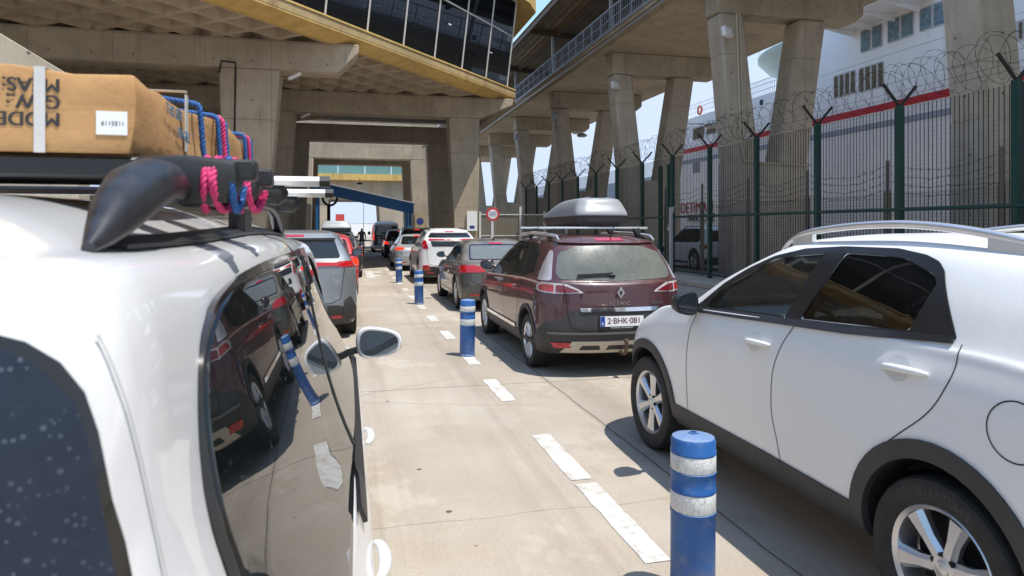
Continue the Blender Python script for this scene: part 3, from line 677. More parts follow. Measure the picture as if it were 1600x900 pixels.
# ---------------------------------------------------------------- bollards
def band_mat():
    k = NT('cracked_white_reflective_band'); o = k.obj()
    v = k.n('TexVoronoi', {'Vector': k.mapped((34, 34, 17), k.mix(.06, o, k.n('TexNoise', {'Vector': o, 'Scale': 9., 'Detail': 4}).outputs[1])), 'Scale': 1.}, feature='DISTANCE_TO_EDGE').outputs[0]
    n = k.noise(12, 5, .7)
    c = k.mix(k.ramp(v, [(.0, .85), (.035, 0)]), (.70, .70, .69), (.30, .27, .24))
    c = k.mix(k.ramp(n, [(.5, 0), (.75, .5)]), c, (.45, .42, .38)); k.set(Base_Color=c, Roughness=.55)
    xyz = k.n('SeparateXYZ', {0: o}); return k.m
def bollard_mat():
    k = NT('scuffed_blue_plastic'); n = k.noise(9, 7, .75); st = k.noise(5, 5, .7, k.mapped((3, 3, .5)))
    c = k.ramp(k.noise(3, 4, .6), [(.3, (.012, .085, .30)), (.7, (.022, .125, .37))])
    c = k.mix(k.ramp(n, [(.54, 0), (.70, .75)]), c, (.13, .2, .32)); c = k.mix(k.ramp(st, [(.6, 0), (.8, .5)]), c, (.2, .2, .2))
    lowz = k.n('SeparateXYZ', {0: k.obj()}).outputs[2]
    c = k.mix(k.math('MULTIPLY', k.ramp(lowz, [(.0, .9), (.28, .0)]), k.ramp(k.noise(14, 6, .75), [(.4, 0), (.62, .9)])), c, (.20, .175, .145))
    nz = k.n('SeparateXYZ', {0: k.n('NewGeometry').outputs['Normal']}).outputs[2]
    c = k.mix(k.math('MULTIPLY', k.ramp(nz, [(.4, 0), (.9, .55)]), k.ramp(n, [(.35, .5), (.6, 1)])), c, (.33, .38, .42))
    k.set(Base_Color=c, Roughness=.5); return k.m
bl, bd = bollard_mat(), band_mat()
btxt = ['closest blue bollard with cracked white bands beside the big white car', 'blue bollard standing to the left of the burgundy car rear wheel', 'third blue bollard from the camera beside the dark grey hatchback', 'smallest and farthest blue bollard beside the white crossover']
for i, y in enumerate((2.84, 8.91, 15.2, 21.3)):
    if i == 0:
        b0 = empty('bollard', (0, 0, 0)); 
        MB().lathe([(0, 0), (.108, 0), (.108, .02), (.1, .03), (.1, .395), (.103, .4), (.103, .41), (.0995, .412), (.0995, .498), (.103, .5), (.103, .51), (.1, .515), (.1, .575), (.103, .58), (.103, .59), (.0995, .592), (.0995, .668), (.103, .67), (.103, .68), (.1, .685), (.1, .725), (.094, .738), (.05, .748), (.024, .752), (.022, .758), (.016, .758), (.014, .735), (0, .735)], 40).build('body', bl, b0, smooth=35)
        for z in (.414, .594):
            MB().lathe([(.1003, z), (.1013, z+.002), (.1013, z+.080-.002 if z < .5 else z+.070), (.1003, z+.082 if z < .5 else z+.072)], 40).build('reflective_band', bd, b0, smooth=60)
        o = b0
    else: o = copy_tree(b0)
    o.location = (1.53, y, 0); o.rotation_euler = (R((0, .8, -1.0, .6)[i]), R((.3, -.9, .5, 1.1)[i]), i*1.3); tag(o, btxt[i], 'bollard', 'blue lane bollards')
# ---------------------------------------------------------------- vehicles
def pchip(xs, ys, x):
    xs = np.asarray(xs, float); ys = np.asarray(ys, float); x = np.clip(x, xs[0], xs[-1])
    if len(xs) == 2: return ys[0]+(ys[1]-ys[0])*(x-xs[0])/(xs[1]-xs[0])
    h = np.diff(xs); d = np.diff(ys)/h; m = np.zeros(len(xs)); m[0], m[-1] = d[0], d[-1]
    for i in range(1, len(xs)-1):
        m[i] = 0 if d[i-1]*d[i] <= 0 else (h[i-1]+h[i])*3/((2*h[i]+h[i-1])/d[i-1]+(h[i]+2*h[i-1])/d[i])
    i = np.clip(np.searchsorted(xs, x, side='right')-1, 0, len(h)-1); t = (x-xs[i])/h[i]
    return (2*t**3-3*t**2+1)*ys[i]+(t**3-2*t**2+t)*h[i]*m[i]+(3*t**2-2*t**3)*ys[i+1]+(t**3-t**2)*h[i]*m[i+1]
US = np.array([0, .22, .44, .62, .76, .87, .94, .98, 1.0])
def loop_pts(lp, ns=18):
    yr, yf, Rr, Rf, p, zl, wl_ = lp
    zl = sorted(zl); y = []; xn = []
    off = lambda u, Rc: Rc*(1-(1-u**p)**(1/p))
    for u in US[:-1]: xn.append(u); y.append(yr+off(u, Rr))
    for k in range(ns+1): xn.append(1.); y.append(yr+Rr+(yf-Rf-yr-Rr)*k/ns)
    for u in US[:-1][::-1]: xn.append(u); y.append(yf-off(u, Rf))
    y = np.array(y); xn = np.array(xn)
    z = pchip([a for a, _ in zl], [b for _, b in zl], y)
    w = pchip([a for a, _ in wl_], [b for _, b in wl_], y) if isinstance(wl_, list) else wl_
    return np.stack([xn*w, y, z], 1)
def loft(loops, sub=5, ns=18):
    L = np.stack([loop_pts(l, ns) for l in loops]); K = len(L); out = []
    for i in range(K-1):
        p0, p1, p2, p3 = L[max(i-1, 0)], L[i], L[i+1], L[min(i+2, K-1)]
        d1 = np.maximum(np.linalg.norm(p2-p1, axis=1, keepdims=True), 1e-4); d0 = np.maximum(np.linalg.norm(p1-p0, axis=1, keepdims=True), 1e-4) if i > 0 else d1; d2 = np.maximum(np.linalg.norm(p3-p2, axis=1, keepdims=True), 1e-4) if i+2 < K else d1
        e = .5; t01, t12, t23 = d0**e, d1**e, d2**e
        m1 = (p2-p1)+(t12*((p1-p0)/t01-(p2-p0)/(t01+t12)) if i > 0 else 0); m2 = (p2-p1)+(t12*((p3-p2)/t23-(p3-p1)/(t12+t23)) if i+2 < K else 0)
        for s in range(sub):
            t = s/sub
            out.append((2*t**3-3*t**2+1)*p1+(t**3-2*t**2+t)*m1+(3*t**2-2*t**3)*p2+(t**3-t**2)*m2)
    out.append(L[-1]); G = np.stack(out); nk, npt = G.shape[:2]
    b = MB(); full = []
    for k in range(nk):
        row = list(range(len(b.v), len(b.v)+npt)); b.v += [tuple(q) for q in G[k]]
        left = list(range(len(b.v), len(b.v)+npt-2)); b.v += [(-q[0], q[1], q[2]) for q in G[k][1:-1]]
        full.append(row+left[::-1])
    n = len(full[0])
    for k in range(nk-1):
        for j in range(n): b.f.append((full[k][j], full[k][(j+1) % n], full[k+1][(j+1) % n], full[k+1][j])); b.mi.append(0)
    b.f.append(tuple(full[0])[::-1]); b.f.append(tuple(full[-1])); b.mi += [0, 0]
    return b
def car_loops(L, hw, H, gc=.22, belt_r=1.05, belt_f=.98, hood_f=.82, cowl=(3.2, 1.02), wst=(2.2, 1.45), rgb=(.12, 1.02), rgt=(.4, 1.5), roof_hw=.62, belt_hw=None, Rr=.30, Rf=.55, p=2.7, bump_z=.55, tail=.03, mid_bulge=.015, roofside=None, deck=None, shoulder=.012, roof_in=.1, crown=None, roof_f=.35, roof_r=.35):
    bh = belt_hw or hw-.07; cy, cz_ = cowl; wy, wz = wst; ry, rz2 = rgb; ty, tz = rgt; hm = L-.32
    rs = roofside or max(wz, tz)+.02
    lp = [
        (.32, L-.38, .25, .3, p, [(0, gc), (L, gc)], hw-.2),
        (.14, L-.17, Rr*.9, Rf*.9, p, [(0, gc+.02), (L, gc+.02)], hw-.055),
        (.05, L-.06, Rr, Rf, p, [(0, gc+.12), (L, gc+.12)], hw-.02),
        (0, L, Rr, Rf, p, [(0, bump_z), (L, bump_z)], hw-.004),
        (.012, L-.015, Rr, Rf, p, [(0, bump_z+.17), (L, min(bump_z+.17, hood_f-.1))], hw),
        (tail, L-.09, Rr*.95, Rf, p, [(0, min(rz2-.17, belt_r-.15)), (.8, belt_r-.15), (cy-.2, belt_f-.15), (L-.7, (belt_f+hood_f)/2-.11), (L, hood_f-.04)], hw-shoulder),
        (tail+(ry-tail)*.25, hm, Rr*.85, Rf*.85, p, [(0, rz2-.05), (.7, belt_r-.05), (cy-.2, belt_f-.04), (hm, hood_f+.035)], hw-shoulder*2.2-.015),
        (tail+(ry-tail)*.62, cy+(hm-cy)*.5, Rr*.75, Rf*.6, p, [(0, rz2-.018), (.75, belt_r-.012), (cy-.2, belt_f), (cy+(hm-cy)*.5, (hood_f+cz_)/2+.045)], bh+.018),
        (ry, cy, Rr*.65, Rf*.55, p, [(ry, rz2), (ry+.55, belt_r+.012), (cy-.45, belt_f+.012), (cy, cz_)], bh),
        (ry+(ty-ry)*.5-mid_bulge, cy+(wy-cy)*.5+mid_bulge*1.5, Rr*.6, Rf*.5, p, [(0, (rz2+tz)/2), (1.0, (belt_r+rs)/2), (cy-.6, (belt_f+rs)/2), (L, (cz_+wz)/2)], (bh+roof_hw)/2+mid_bulge),
        (ty, wy, Rr*.55, Rf*.45, p, [(ty, tz), ((ty+wy)/2, rs), (wy, wz)], roof_hw),
        (ty+.09, wy-.1, Rr*.5, Rf*.4, p, [(ty, tz+.035), ((ty+wy)/2, rs+.04), (wy, wz+.035)], roof_hw-roof_in),
        (ty+roof_r, wy-roof_f, Rr*.4, Rf*.4, p, [(ty, H-.03), ((ty+wy)/2, H-.006), (wy, H-.025)], roof_hw*.55),
        (ty+roof_r*1.6, wy-roof_f*1.6, .1, .1, p, [(ty, H-.012), ((ty+wy)/2, H), (wy, H-.012)], .05),
    ]
    return lp
def boolean(me, cutters, mats):
    o = bpy.data.objects.new('b', me); col.objects.link(o); cs_ = []
    for c in cutters:
        co = bpy.data.objects.new('c', c); col.objects.link(co); cs_.append(co)
        md = o.modifiers.new('b', 'BOOLEAN'); md.operation = 'DIFFERENCE'; md.solver = 'EXACT'; md.object = co
    dg = bpy.context.evaluated_depsgraph_get(); r = bpy.data.meshes.new_from_object(o.evaluated_get(dg))
    for x in cs_+[o]: bpy.data.objects.remove(x)
    return r
# ---- wheels (shared meshes); local: axle along x, outside face at +x
def wheel_meshes(r, w, style, key, cache={}):
    if key in cache: return cache[key]
    rim = r*.68
    hwd = w/2
    tb_ = MB().lathe([(rim*.97, -hwd*.8), (rim, -hwd*.92), (r*.9, -hwd), (r*.97, -hwd*.86), (r, -hwd*.6), (r, hwd*.6), (r*.985, hwd*.8), (r*.955, hwd*.95), (r*.9, hwd*1.02), (r*.8, hwd*1.03), (rim*1.06, hwd*.96), (rim*1.01, hwd*.86), (rim*.97, hwd*.8)], 48, 'x')
    for gx in (-.45, 0, .45): pass
    if style in ('six', 'five', 'multi'):
        n = 110
        for k in range(n):                            # tread blocks at the shoulders
            t = 2*math.pi*k/n; t2 = t+.6*2*math.pi/n
            for s in (-1, 1):
                xa, xb = (.50*hwd*s, .86*hwd*s); 
                q = lambda tt, x, rr: (x, rr*math.cos(tt), rr*math.sin(tt))
                r1, r2 = r*1.004, r*.978
                tb_.add([q(t, xa, r1), q(t2, xa, r1), q(t2, xb, r2+.004), q(t, xb, r2+.004)], [(0, 1, 2, 3)])
    tyre = tb_.mesh('tyre', M['rubber'], 32)
    b = MB()
    b.lathe([(rim*.98, -hwd*.7), (rim*.9, -hwd*.5), (rim*.87, hwd*.3), (rim*.92, hwd*.78), (rim*.99, hwd*.9), (rim*1.015, hwd*.84)], 48, 'x', mi=0)     # barrel + lip
    b.lathe([(rim*.86, -hwd*.1), (rim*.55, -hwd*.12), (.05, -hwd*.12), (.0, -hwd*.12)], 32, 'x', mi=1)                           # dark backing / brake disc
    ns = {'six': 6, 'five': 5, 'multi': 10, 'plain': 7}[style]; sw = {'six': .36, 'five': .42, 'multi': .2, 'plain': .34}[style]
    for k in range(ns):
        t = 2*math.pi*k/ns+.2
        def q(u, v, x): return (x, u*math.cos(t)-v*math.sin(t), u*math.sin(t)+v*math.cos(t))
        a, m_, c = rim*.14, rim*.5, rim*.9
        w0, w1, w2 = rim*sw*.36, rim*sw*.33, rim*sw*.56
        xo = hwd*.72; xi = hwd*.35
        vs = []
        for (u, ww, xx) in ((a, w0, xo*1.0), (m_, w1, xo*1.06), (c, w2, xo*1.12)):
            vs += [q(u, -ww, xx-.02), q(u, -ww*.55, xx), q(u, ww*.55, xx), q(u, ww, xx-.02), q(u, ww*.9, xi), q(u, -ww*.9, xi)]
        fs = []
        for i in range(2): fs += [(i*6+j, i*6+(j+1) % 6, i*6+6+(j+1) % 6, i*6+6+j) for j in range(6)]
        b.add(vs, fs+[(0, 1, 2, 3, 4, 5), (12, 13, 14, 15, 16, 17)], 0)
    b.lathe([(rim*.24, hwd*.2), (rim*.25, hwd*.62), (rim*.2, hwd*.74), (rim*.13, hwd*.76), (rim*.12, hwd*.80), (rim*.09, hwd*.83), (0, hwd*.83)], 24, 'x')
    for k in range(5 if ns == 5 else 6):
        t = 2*math.pi*(k+.5)/(5 if ns == 5 else 6)+.2; b.lathe([(.013, hwd*.6), (.013, hwd*.74), (0, hwd*.745)], 8, 'x', (0, rim*.2*math.cos(t), rim*.2*math.sin(t)), mi=1)
    rm_ = b.mesh('rim', [M['alloy'], M['dark']], 35)
    cache[key] = (tyre, rm_); return cache[key]
class Car:
    def __init__(s, name, loc, L, paintm, loops, wheels, label, rz=0., group=None, cat='car', sub=5, arch=None, cuts=None, cavity=None, arch_dx=.3, ns=18):
        s.root = empty(name, loc, rz, label=label, cat=cat, group=group); s.L = L; s.paint = paintm
        b = loft(loops, sub, ns); s.hwid = max(abs(v[0]) for v in b.v)
        me = b.mesh('body', [paintm, M['dark'], M['interior']], 40)
        bm = bmesh.new(); bm.from_mesh(me); s.bvh = BVHTree.FromBMesh(bm); bm.free()
        cutters = []
        (r, w, style, ya, yb, track) = wheels; s.wr = r
        ar = arch or r+.055
        for ya_ in (ya, yb):
            for sd_ in (-1, 1):
                x0, x1 = sd_*(s.hwid-arch_dx), sd_*(s.hwid+.2)
                n = 40; poly = [(ya_+ar*math.cos(2*math.pi*k/n), r+.02+ar*math.sin(2*math.pi*k/n)) for k in range(n)]
                cutters.append(MB().prism(poly, min(x0, x1), max(x0, x1), 'yzx', mi=1).mesh('c', [paintm, M['dark']]))
        if cavity: cutters.append(loft(cavity, 3).mesh('c', [paintm, M['dark']])); 
        if cavity:
            m_ = cutters[-1]
            for p_ in m_.polygons: p_.material_index = 2
        for c in (cuts or []): cutters.append(c)
        me2 = boolean(me, cutters, None)
        bm = bmesh.new(); bm.from_mesh(me2); soft(bm, 38); bm.to_mesh(me2); bm.free(); me2.name = 'body'
        s.body = link('body', me2, s.root)
        ty, rm_ = wheel_meshes(r, w, style, (r, w, style))
        for ya_ in (ya, yb):
            for sd_ in (-1, 1):
                e = empty('wheel'); e.parent = s.root; e.location = (sd_*(track), ya_, r)
                e.rotation_euler = (rng.uniform(0, 6), 0, 0 if sd_ > 0 else math.pi)
                link('tyre', ty, e); link('rim', rm_, e)
        s.wheels = (ya, yb)
    def ray(s, o, d):
        h = s.bvh.ray_cast(o, d)
        if h[0] is None or h[1].dot(d) > .15:
            h2 = s.bvh.find_nearest(o+d*(5-s.hwid+.05) if abs(d.x) > .5 else o+d*4.9); return h2[0], h2[1]
        return h[0], h[1]
    def proj(s, pts, az, off):
        D = Vector((math.cos(R(az)), -math.sin(R(az)), 0)); U = Vector((math.sin(R(az)), math.cos(R(az)), 0)); ctr = Vector((0, s.L/2, 0)); out = []
        uc = U.dot(ctr); fo = U.y*s.L if 180 < az < 360 else 0
        for u, z in pts:
            o = ctr+U*(u+fo-uc)+Vector((0, 0, z))+D*5
            p, n = s.ray(o, -D); out.append((p+n*off, n))
        return out
    def projz(s, pts, off):
        out = []
        for x, y in pts:
            h = s.bvh.ray_cast(Vector((x, y, 4)), Vector((0, 0, -1)))
            if h[0] is None: h = s.bvh.find_nearest(Vector((x, y, 1.2)))
            out.append((h[0]+h[1]*off, h[1]))
        return out
    def patch(s, name, poly, az=0, m=None, off=.004, grid=.06, skirt=.02, mirror=False, parent=None, top=False, thick=None, label=None, fit=None):
        m = m or s.paint; P = [Vector(p[:2]) for p in poly]; n = len(P)
        # subdivide the outline, add inner grid points
        out = []
        for i in range(n):
            a, b_ = P[i], P[(i+1) % n]; k = max(1, int((b_-a).length/grid))
            out += [a.lerp(b_, j/k) for j in range(k)]
        xs = [p.x for p in out]; ys = [p.y for p in out]; pts = list(out); ne = len(out)
        g = max(grid, (max(xs)-min(xs))/45, (max(ys)-min(ys))/45)
        def inside(q):
            c = False; j = ne-1
            for i in range(ne):
                if (out[i].y > q.y) != (out[j].y > q.y) and q.x < (out[j].x-out[i].x)*(q.y-out[i].y)/(out[j].y-out[i].y)+out[i].x: c = not c
                j = i
            return c
        x = min(xs)+g*.5
        while x < max(xs):
            y = min(ys)+g*.5
            while y < max(ys):
                q = Vector((x, y))
                if inside(q) and min((q-o).length for o in out) > g*.4: pts.append(q)
                y += g
            x += g
        v, e, f, ov, oe, of = delaunay_2d_cdt(pts, [], [list(range(ne))], 1, 1e-6)
        pr = s.projz([tuple(q) for q in v], off) if top else s.proj([tuple(q) for q in v], az, off)
        if fit is not None:                            # smooth pane: x as a low order polynomial of y and z
            pr = [(Vector((fit(p.y, p.z)+off, p.y, p.z)), n_) for p, n_ in pr]
        b = MB(); b.v = [tuple(p) for p, _ in pr]; b.f = [tuple(t) for t in f]; b.mi = [0]*len(b.f)
        if skirt:
            cnt = {}
            for t in f:
                for i in range(len(t)):
                    a, c = t[i], t[(i+1) % len(t)]; k = (min(a, c), max(a, c)); cnt.setdefault(k, []).append((a, c))
            mp = {}
            for k, l in cnt.items():
                if len(l) == 1:
                    a, c = l[0]
                    for i in (a, c):
                        if i not in mp: mp[i] = len(b.v); b.v.append(tuple(pr[i][0]-pr[i][1]*(skirt)))
                    b.f.append((c, a, mp[a], mp[c])); b.mi.append(0)
        me = b.mesh(name, m, 35); res = []
        for k in ((1, -1) if mirror else (1,)):
            mm = me
            if k < 0:
                mm = me.copy(); mm.transform(Matrix.Diagonal((-1, 1, 1, 1))); mm.flip_normals()
            res.append(link(name, mm, parent or s.root, label=label))
        return res
    def fit_side(s, y0, y1, z0, z1, deg=3):
        P = [(y0+(y1-y0)*i/30, z0+(z1-z0)*j/12) for i in range(31) for j in range(13)]
        Q = [p for p, _ in s.proj(P, 0, 0)]; ex = [(a, b_) for a in range(deg+1) for b_ in range(deg+1-a)]
        yc_, zc2 = (y0+y1)/2, (z0+z1)/2
        A = np.array([[(q.y-yc_)**a*(q.z-zc2)**b_ for a, b_ in ex] for q in Q]); sol = np.linalg.lstsq(A, np.array([q.x for q in Q]), rcond=None)[0]
        return lambda y, z: float(sum(c*(y-yc_)**a*(z-zc2)**b_ for c, (a, b_) in zip(sol, ex)))
    def ribbon(s, name, line, az=0, w=.007, off=.0025, m=None, mirror=True, closed=False, top=False, parent=None, sub=.04, h=None):
        m = m or M['dark']; P = [Vector(p) for p in line]
        if closed: P.append(P[0])
        d = []
        for i in range(len(P)-1):
            k = max(1, int((P[i+1]-P[i]).length/sub)); d += [P[i].lerp(P[i+1], j/k) for j in range(k)]
        d.append(P[-1]); b = MB(); n = len(d); lft = []; rgt = []
        for i in range(n):
            t = (d[min(i+1, n-1)]-d[max(i-1, 0)])
            if closed and i in (0, n-1): t = d[1]-d[n-2]
            t.normalize(); nn = Vector((-t.y, t.x))*w/2; lft.append(tuple(d[i]+nn)); rgt.append(tuple(d[i]-nn))
        pr = (s.projz if top else (lambda q, o: s.proj(q, az, o)))(lft+rgt, off)
        b.v = [tuple(p) for p, _ in pr]; b.f = [(i, n+i, n+i+1, i+1) for i in range(n-1)]
        if h:
            o = len(b.v); b.v += [tuple(p+q*h) for p, q in pr]
            b.f = [(o+i, o+n+i, o+n+i+1, o+i+1) for i in range(n-1)]+[(i, o+i, o+i+1, i+1) for i in range(n-1)]+[(n+i, n+i+1, o+n+i+1, o+n+i) for i in range(n-1)]+[(0, n, o+n, o), (n-1, o+n-1, o+2*n-1, 2*n-1)]
        b.mi = [0]*len(b.f)
        for k in ((1, -1) if mirror else (1,)):
            me = b.mesh(name, m, 35)
            if k < 0: me.transform(Matrix.Diagonal((-1, 1, 1, 1))); me.flip_normals()
            link(name, me, parent or s.root)
    def handle(s, y, z, l=.2, m=None, tilt=.0, mirror=True, sides=(1, -1)):
        m = m or s.paint
        ps = s.proj([(y-l/2+l*k/10, z-tilt*(k/10-.5)) for k in range(11)], 0, 0)
        b = MB(); pts = []; rs = []
        for k, (p, n) in enumerate(ps):
            u = k/10; pts.append(p+n*(.006+.022*math.sin(math.pi*u)**.5)); rs.append(.007+.010*math.sin(math.pi*u)**.5)
        b.tube(pts, rs, 8)
        for k in sides:
            me = b.mesh('handle', m, 50)
            if k < 0: me.transform(Matrix.Diagonal((-1, 1, 1, 1))); me.flip_normals()
            h = link('handle', me, s.root)
    def mirror(s, y, z, w=.2, h=.15, m=None, sides=(1, -1), mglass=None, stalk=.09):
        m = m or s.paint; mg = mglass or M['chrome']
        for sd_ in sides:
            (p, n), = s.proj([(y, z)], 0, 0); x = p.x
            nx = 12; b = MB(); rings = []
            # shell: rounded-rect sections from the glass side (rear) to a blunt front
            for (dy, sc) in ((0, .93), (.01, 1.0), (.05, 1.0), (.1, .86), (.135, .6), (.15, .25)):
                ring = []
                for k in range(20):
                    t = 2*math.pi*k/20; cx, cz2 = math.cos(t), math.sin(t); e = .7
                    ux = math.copysign(abs(cx)**e, cx)*w/2*sc; uz = math.copysign(abs(cz2)**e, cz2)*h/2*sc*(1-.22*ux/(w/2))
                    ring.append((sd_*(x+stalk+w/2+ux), y+dy-.04*(ux/w), z+.06+uz))
                rings += ring
            b.v = rings; b.f = [(i*20+j, i*20+(j+1) % 20, (i+1)*20+(j+1) % 20, (i+1)*20+j) for i in range(5) for j in range(20)]+[tuple(range(100, 120)), tuple(range(20))]; b.mi = [0]*len(b.f)
            ho = b.build('mirror_housing', m, s.root, smooth=45)
            cx_, cz3 = sum(v[0] for v in rings[:20])/20, sum(v[2] for v in rings[:20])/20
            g = MB(); g.v = [(cx_+(v[0]-cx_)*.90, v[1]-.002, cz3+(v[2]-cz3)*.88) for v in rings[:20]]; g.f = [tuple(range(20))]; g.mi = [0]
            g.build('mirror_glass', mg, ho)
            MB().bar((sd_*(x-.02), y+.06, z), (sd_*(x+stalk+.05), y+.05, z+.03), .04, .03).build('mirror_arm', M['black_plastic'], ho)
    def common_side(s, wins, gaps, handles, clad=None, blk=None, mglass=None):
        for w in wins: s.patch('side_window', w, 0, M['glass'] if mglass is None else mglass, .004, mirror=True)
    def plate(s, z, txt='2·BHK·081', y_off=.0, x=0, detail=True, tilt=0.):
        (p, n), = s.proj([(x, z)], 90, .012)
        pl = MB().box(-.26, .26, -.006, .006, -.057, .057).mesh('number_plate', M['white']); pl.transform(Matrix.Translation((x, p.y-.004, z))); o = link('number_plate', pl, s.root)
        if detail: return o, p.y-.0105
        tx = MB()
        for k in range(7): tx.box(x-.19+k*.06, x-.155+k*.06, p.y-.012, p.y-.0105, z-.03, z+.03)
        tx.build('plate_lettering', M['text_dark'], o)
        return o, p.y-.01
def smooth(pts, n=6):
    P = [Vector(p) for p in pts]; out = []
    for i in range(len(P)-1):
        a, b_, c, d = P[max(i-1, 0)], P[i], P[i+1], P[min(i+2, len(P)-1)]
        for k in range(n):
            t = k/n; out.append(tuple(.5*((2*b_)+(c-a)*t+(2*a-5*b_+4*c-d)*t*t+(3*b_-a-3*c+d)*t**3)))
    return out+[tuple(P[-1])]
def mir(pts): return [(-a[0], *a[1:]) for a in pts]
def crv(mb, pts, r, n=8): return mb.tube(pts, r, n)
# ================= white crossover on the right =================
pw = paint('white_pearl_paint', (.79, .785, .765), dust=.30, dustcol=(.52, .46, .38))
pw.node_tree.nodes['Principled BSDF'].inputs['Coat Weight'].default_value = .45; pw.node_tree.nodes['Principled BSDF'].inputs['Coat Roughness'].default_value = .12
lpK = car_loops(4.23, .915, 1.665, gc=.30, belt_r=1.22, belt_f=1.13, hood_f=.93, cowl=(3.3, 1.13), wst=(2.35, 1.565), rgb=(.16, 1.16), rgt=(.42, 1.53), roof_hw=.655, belt_hw=.845, Rr=.36, Rf=.72, bump_z=.6, roofside=1.60, roof_in=.09)
fwin = [(2.72, 1.165, .02), (2.66, 1.27, .05), (2.16, 1.515, .12), (1.72, 1.555, .03), (1.90, 1.205, .03)]
rwin = [(1.77, 1.215, .03), (1.61, 1.56, .03), (1.22, 1.555, .1), (1.0, 1.47, .05), (1.065, 1.255, .03)]
cutsK = []
def prism_cut(poly, x0, x1): return MB().prism(poly, x0, x1, 'yzx', mi=1).mesh('c', [pw, M['dark']])
cutsK += [prism_cut(round_poly(fwin, .03), -2, 2), prism_cut(round_poly(rwin, .03), -2, 2)]
cutsK.append(MB().prism([(-.62, 1.19), (.62, 1.19), (.50, 1.5), (-.50, 1.5)], 2.3, 3.5, 'xzy', mi=1).mesh('c', [pw, M['dark']]))
cavK = [(.45, 3.15, .2, .3, 2.7, [(0, .62), (5, .62)], .74), (.42, 3.18, .2, .3, 2.7, [(0, 1.0), (5, 1.0)], .78), (.5, 3.08, .2, .3, 2.7, [(0, 1.15), (5, 1.15)], .785), (.62, 2.62, .2, .25, 2.7, [(0, 1.4), (5, 1.4)], .69), (.8, 2.25, .2, .2, 2.7, [(0, 1.565), (5, 1.565)], .60), (1.2, 1.9, .1, .1, 2.7, [(0, 1.585), (5, 1.585)], .2)]
K = Car('parked_car', (3.14, 1.35, 0), 4.23, pw, lpK, (.352, .225, 'six', .86, 3.51, .79), 'big white crossover with silver roof rails and black wheel arch trim beside the closest bollard', group=None, cuts=cutsK, cavity=cavK, arch=.40, sub=7, ns=26)
gk = glass_clear('green_tinted_glass', (.76, .90, .87), .07); gk2 = glass_clear('privacy_glass', (.10, .095, .09), .02)
for o in K.patch('side_window', round_poly(fwin, .03), 0, gk, .0, grid=.08, skirt=0, mirror=True): pass
for o in K.patch('side_window', round_poly(rwin, .03), 0, gk2, .0, grid=.08, skirt=0, mirror=True): pass
K.patch('windscreen', [(-.62, 1.19), (.62, 1.19), (.50, 1.5), (-.50, 1.5)], 270, gk, .0, skirt=0)
# black window surround (frame ring pieces)
out = [(2.88, 1.135), (2.80, 1.20), (2.62, 1.33), (2.42, 1.435), (2.2, 1.52), (1.95, 1.572), (1.66, 1.59), (1.3, 1.588), (1.1, 1.57), (.97, 1.53), (.92, 1.48), (.83, 1.255), (1.05, 1.225), (1.5, 1.195), (1.9, 1.178), (2.5, 1.15)]
frame_pieces = [
    [(2.88, 1.135), (2.80, 1.20), (2.62, 1.33), (2.42, 1.435), (2.2, 1.52), (1.95, 1.572), (1.66, 1.592), (1.66, 1.562), (1.95, 1.538), (2.17, 1.508), (2.4, 1.40), (2.6, 1.30), (2.665, 1.26), (2.72, 1.165), (2.6, 1.17), (1.9, 1.205), (1.9, 1.178), (2.5, 1.15)],
    [(1.90, 1.203), (1.77, 1.556), (1.66, 1.592), (1.60, 1.592), (1.615, 1.555), (1.77, 1.213), (1.85, 1.18)],
    [(1.62, 1.592), (1.3, 1.592), (1.24, 1.584), (1.13, 1.570), (1.05, 1.545), (1.005, 1.51), (.975, 1.46), (.83, 1.255), (1.05, 1.225), (1.5, 1.195), (1.85, 1.18), (1.78, 1.212), (1.4, 1.232), (1.06, 1.256), (1.01, 1.455), (1.045, 1.49), (1.22, 1.548), (1.35, 1.558), (1.615, 1.562)]]
kf = mat('satin_black_frame', (.014, .014, .014), .4)
for fp in frame_pieces: K.patch('window_frame', round_poly(fp, .012, 3), 0, kf, .006, grid=.05, skirt=.012, mirror=True)
K.ribbon('belt_strip', [(2.85, 1.138), (2.4, 1.157), (1.9, 1.182), (1.4, 1.205), (.84, 1.25)], w=.028, off=.004, m=M['black_plastic'], h=.008)
K.ribbon('shut_line', smooth([(2.80, 1.12), (2.84, .98), (2.865, .8), (2.865, .46)]), w=.005)
K.ribbon('shut_line', smooth([(1.78, 1.18), (1.85, 1.05), (1.905, .9), (1.91, .7), (1.87, .55), (1.85, .44)]), w=.005)
K.ribbon('shut_line', smooth([(.80, 1.24), (.80, 1.12), (.88, .97), (1.05, .82), (1.2, .69), (1.27, .58), (1.30, .45)]), w=.005)
K.ribbon('fuel_flap', [(.53+.105*math.cos(2*math.pi*k/28), .985+.105*math.sin(2*math.pi*k/28)) for k in range(28)], w=.005, closed=True, mirror=False)
K2 = []
def mirrored_left(o):
    o.data.transform(Matrix.Diagonal((-1, 1, 1, 1))); o.data.flip_normals()
for o in [c for c in K.root.children if c.name.startswith('fuel_flap')]: mirrored_left(o)
for y, z in ((2.05, 1.045), (1.02, 1.10)):
    K.handle(y, z, .24, pw, .01)
    # flat disc behind the handle; the recess shade is put into its grey
    K.patch('handle_cup_shade', [(y+.04+.065*math.cos(2*math.pi*k/20), z+.052*math.sin(2*math.pi*k/20)) for k in range(20)], 0, mat('shaded_cup', (.62, .62, .62), .4), .002, grid=.02, skirt=0, mirror=True)
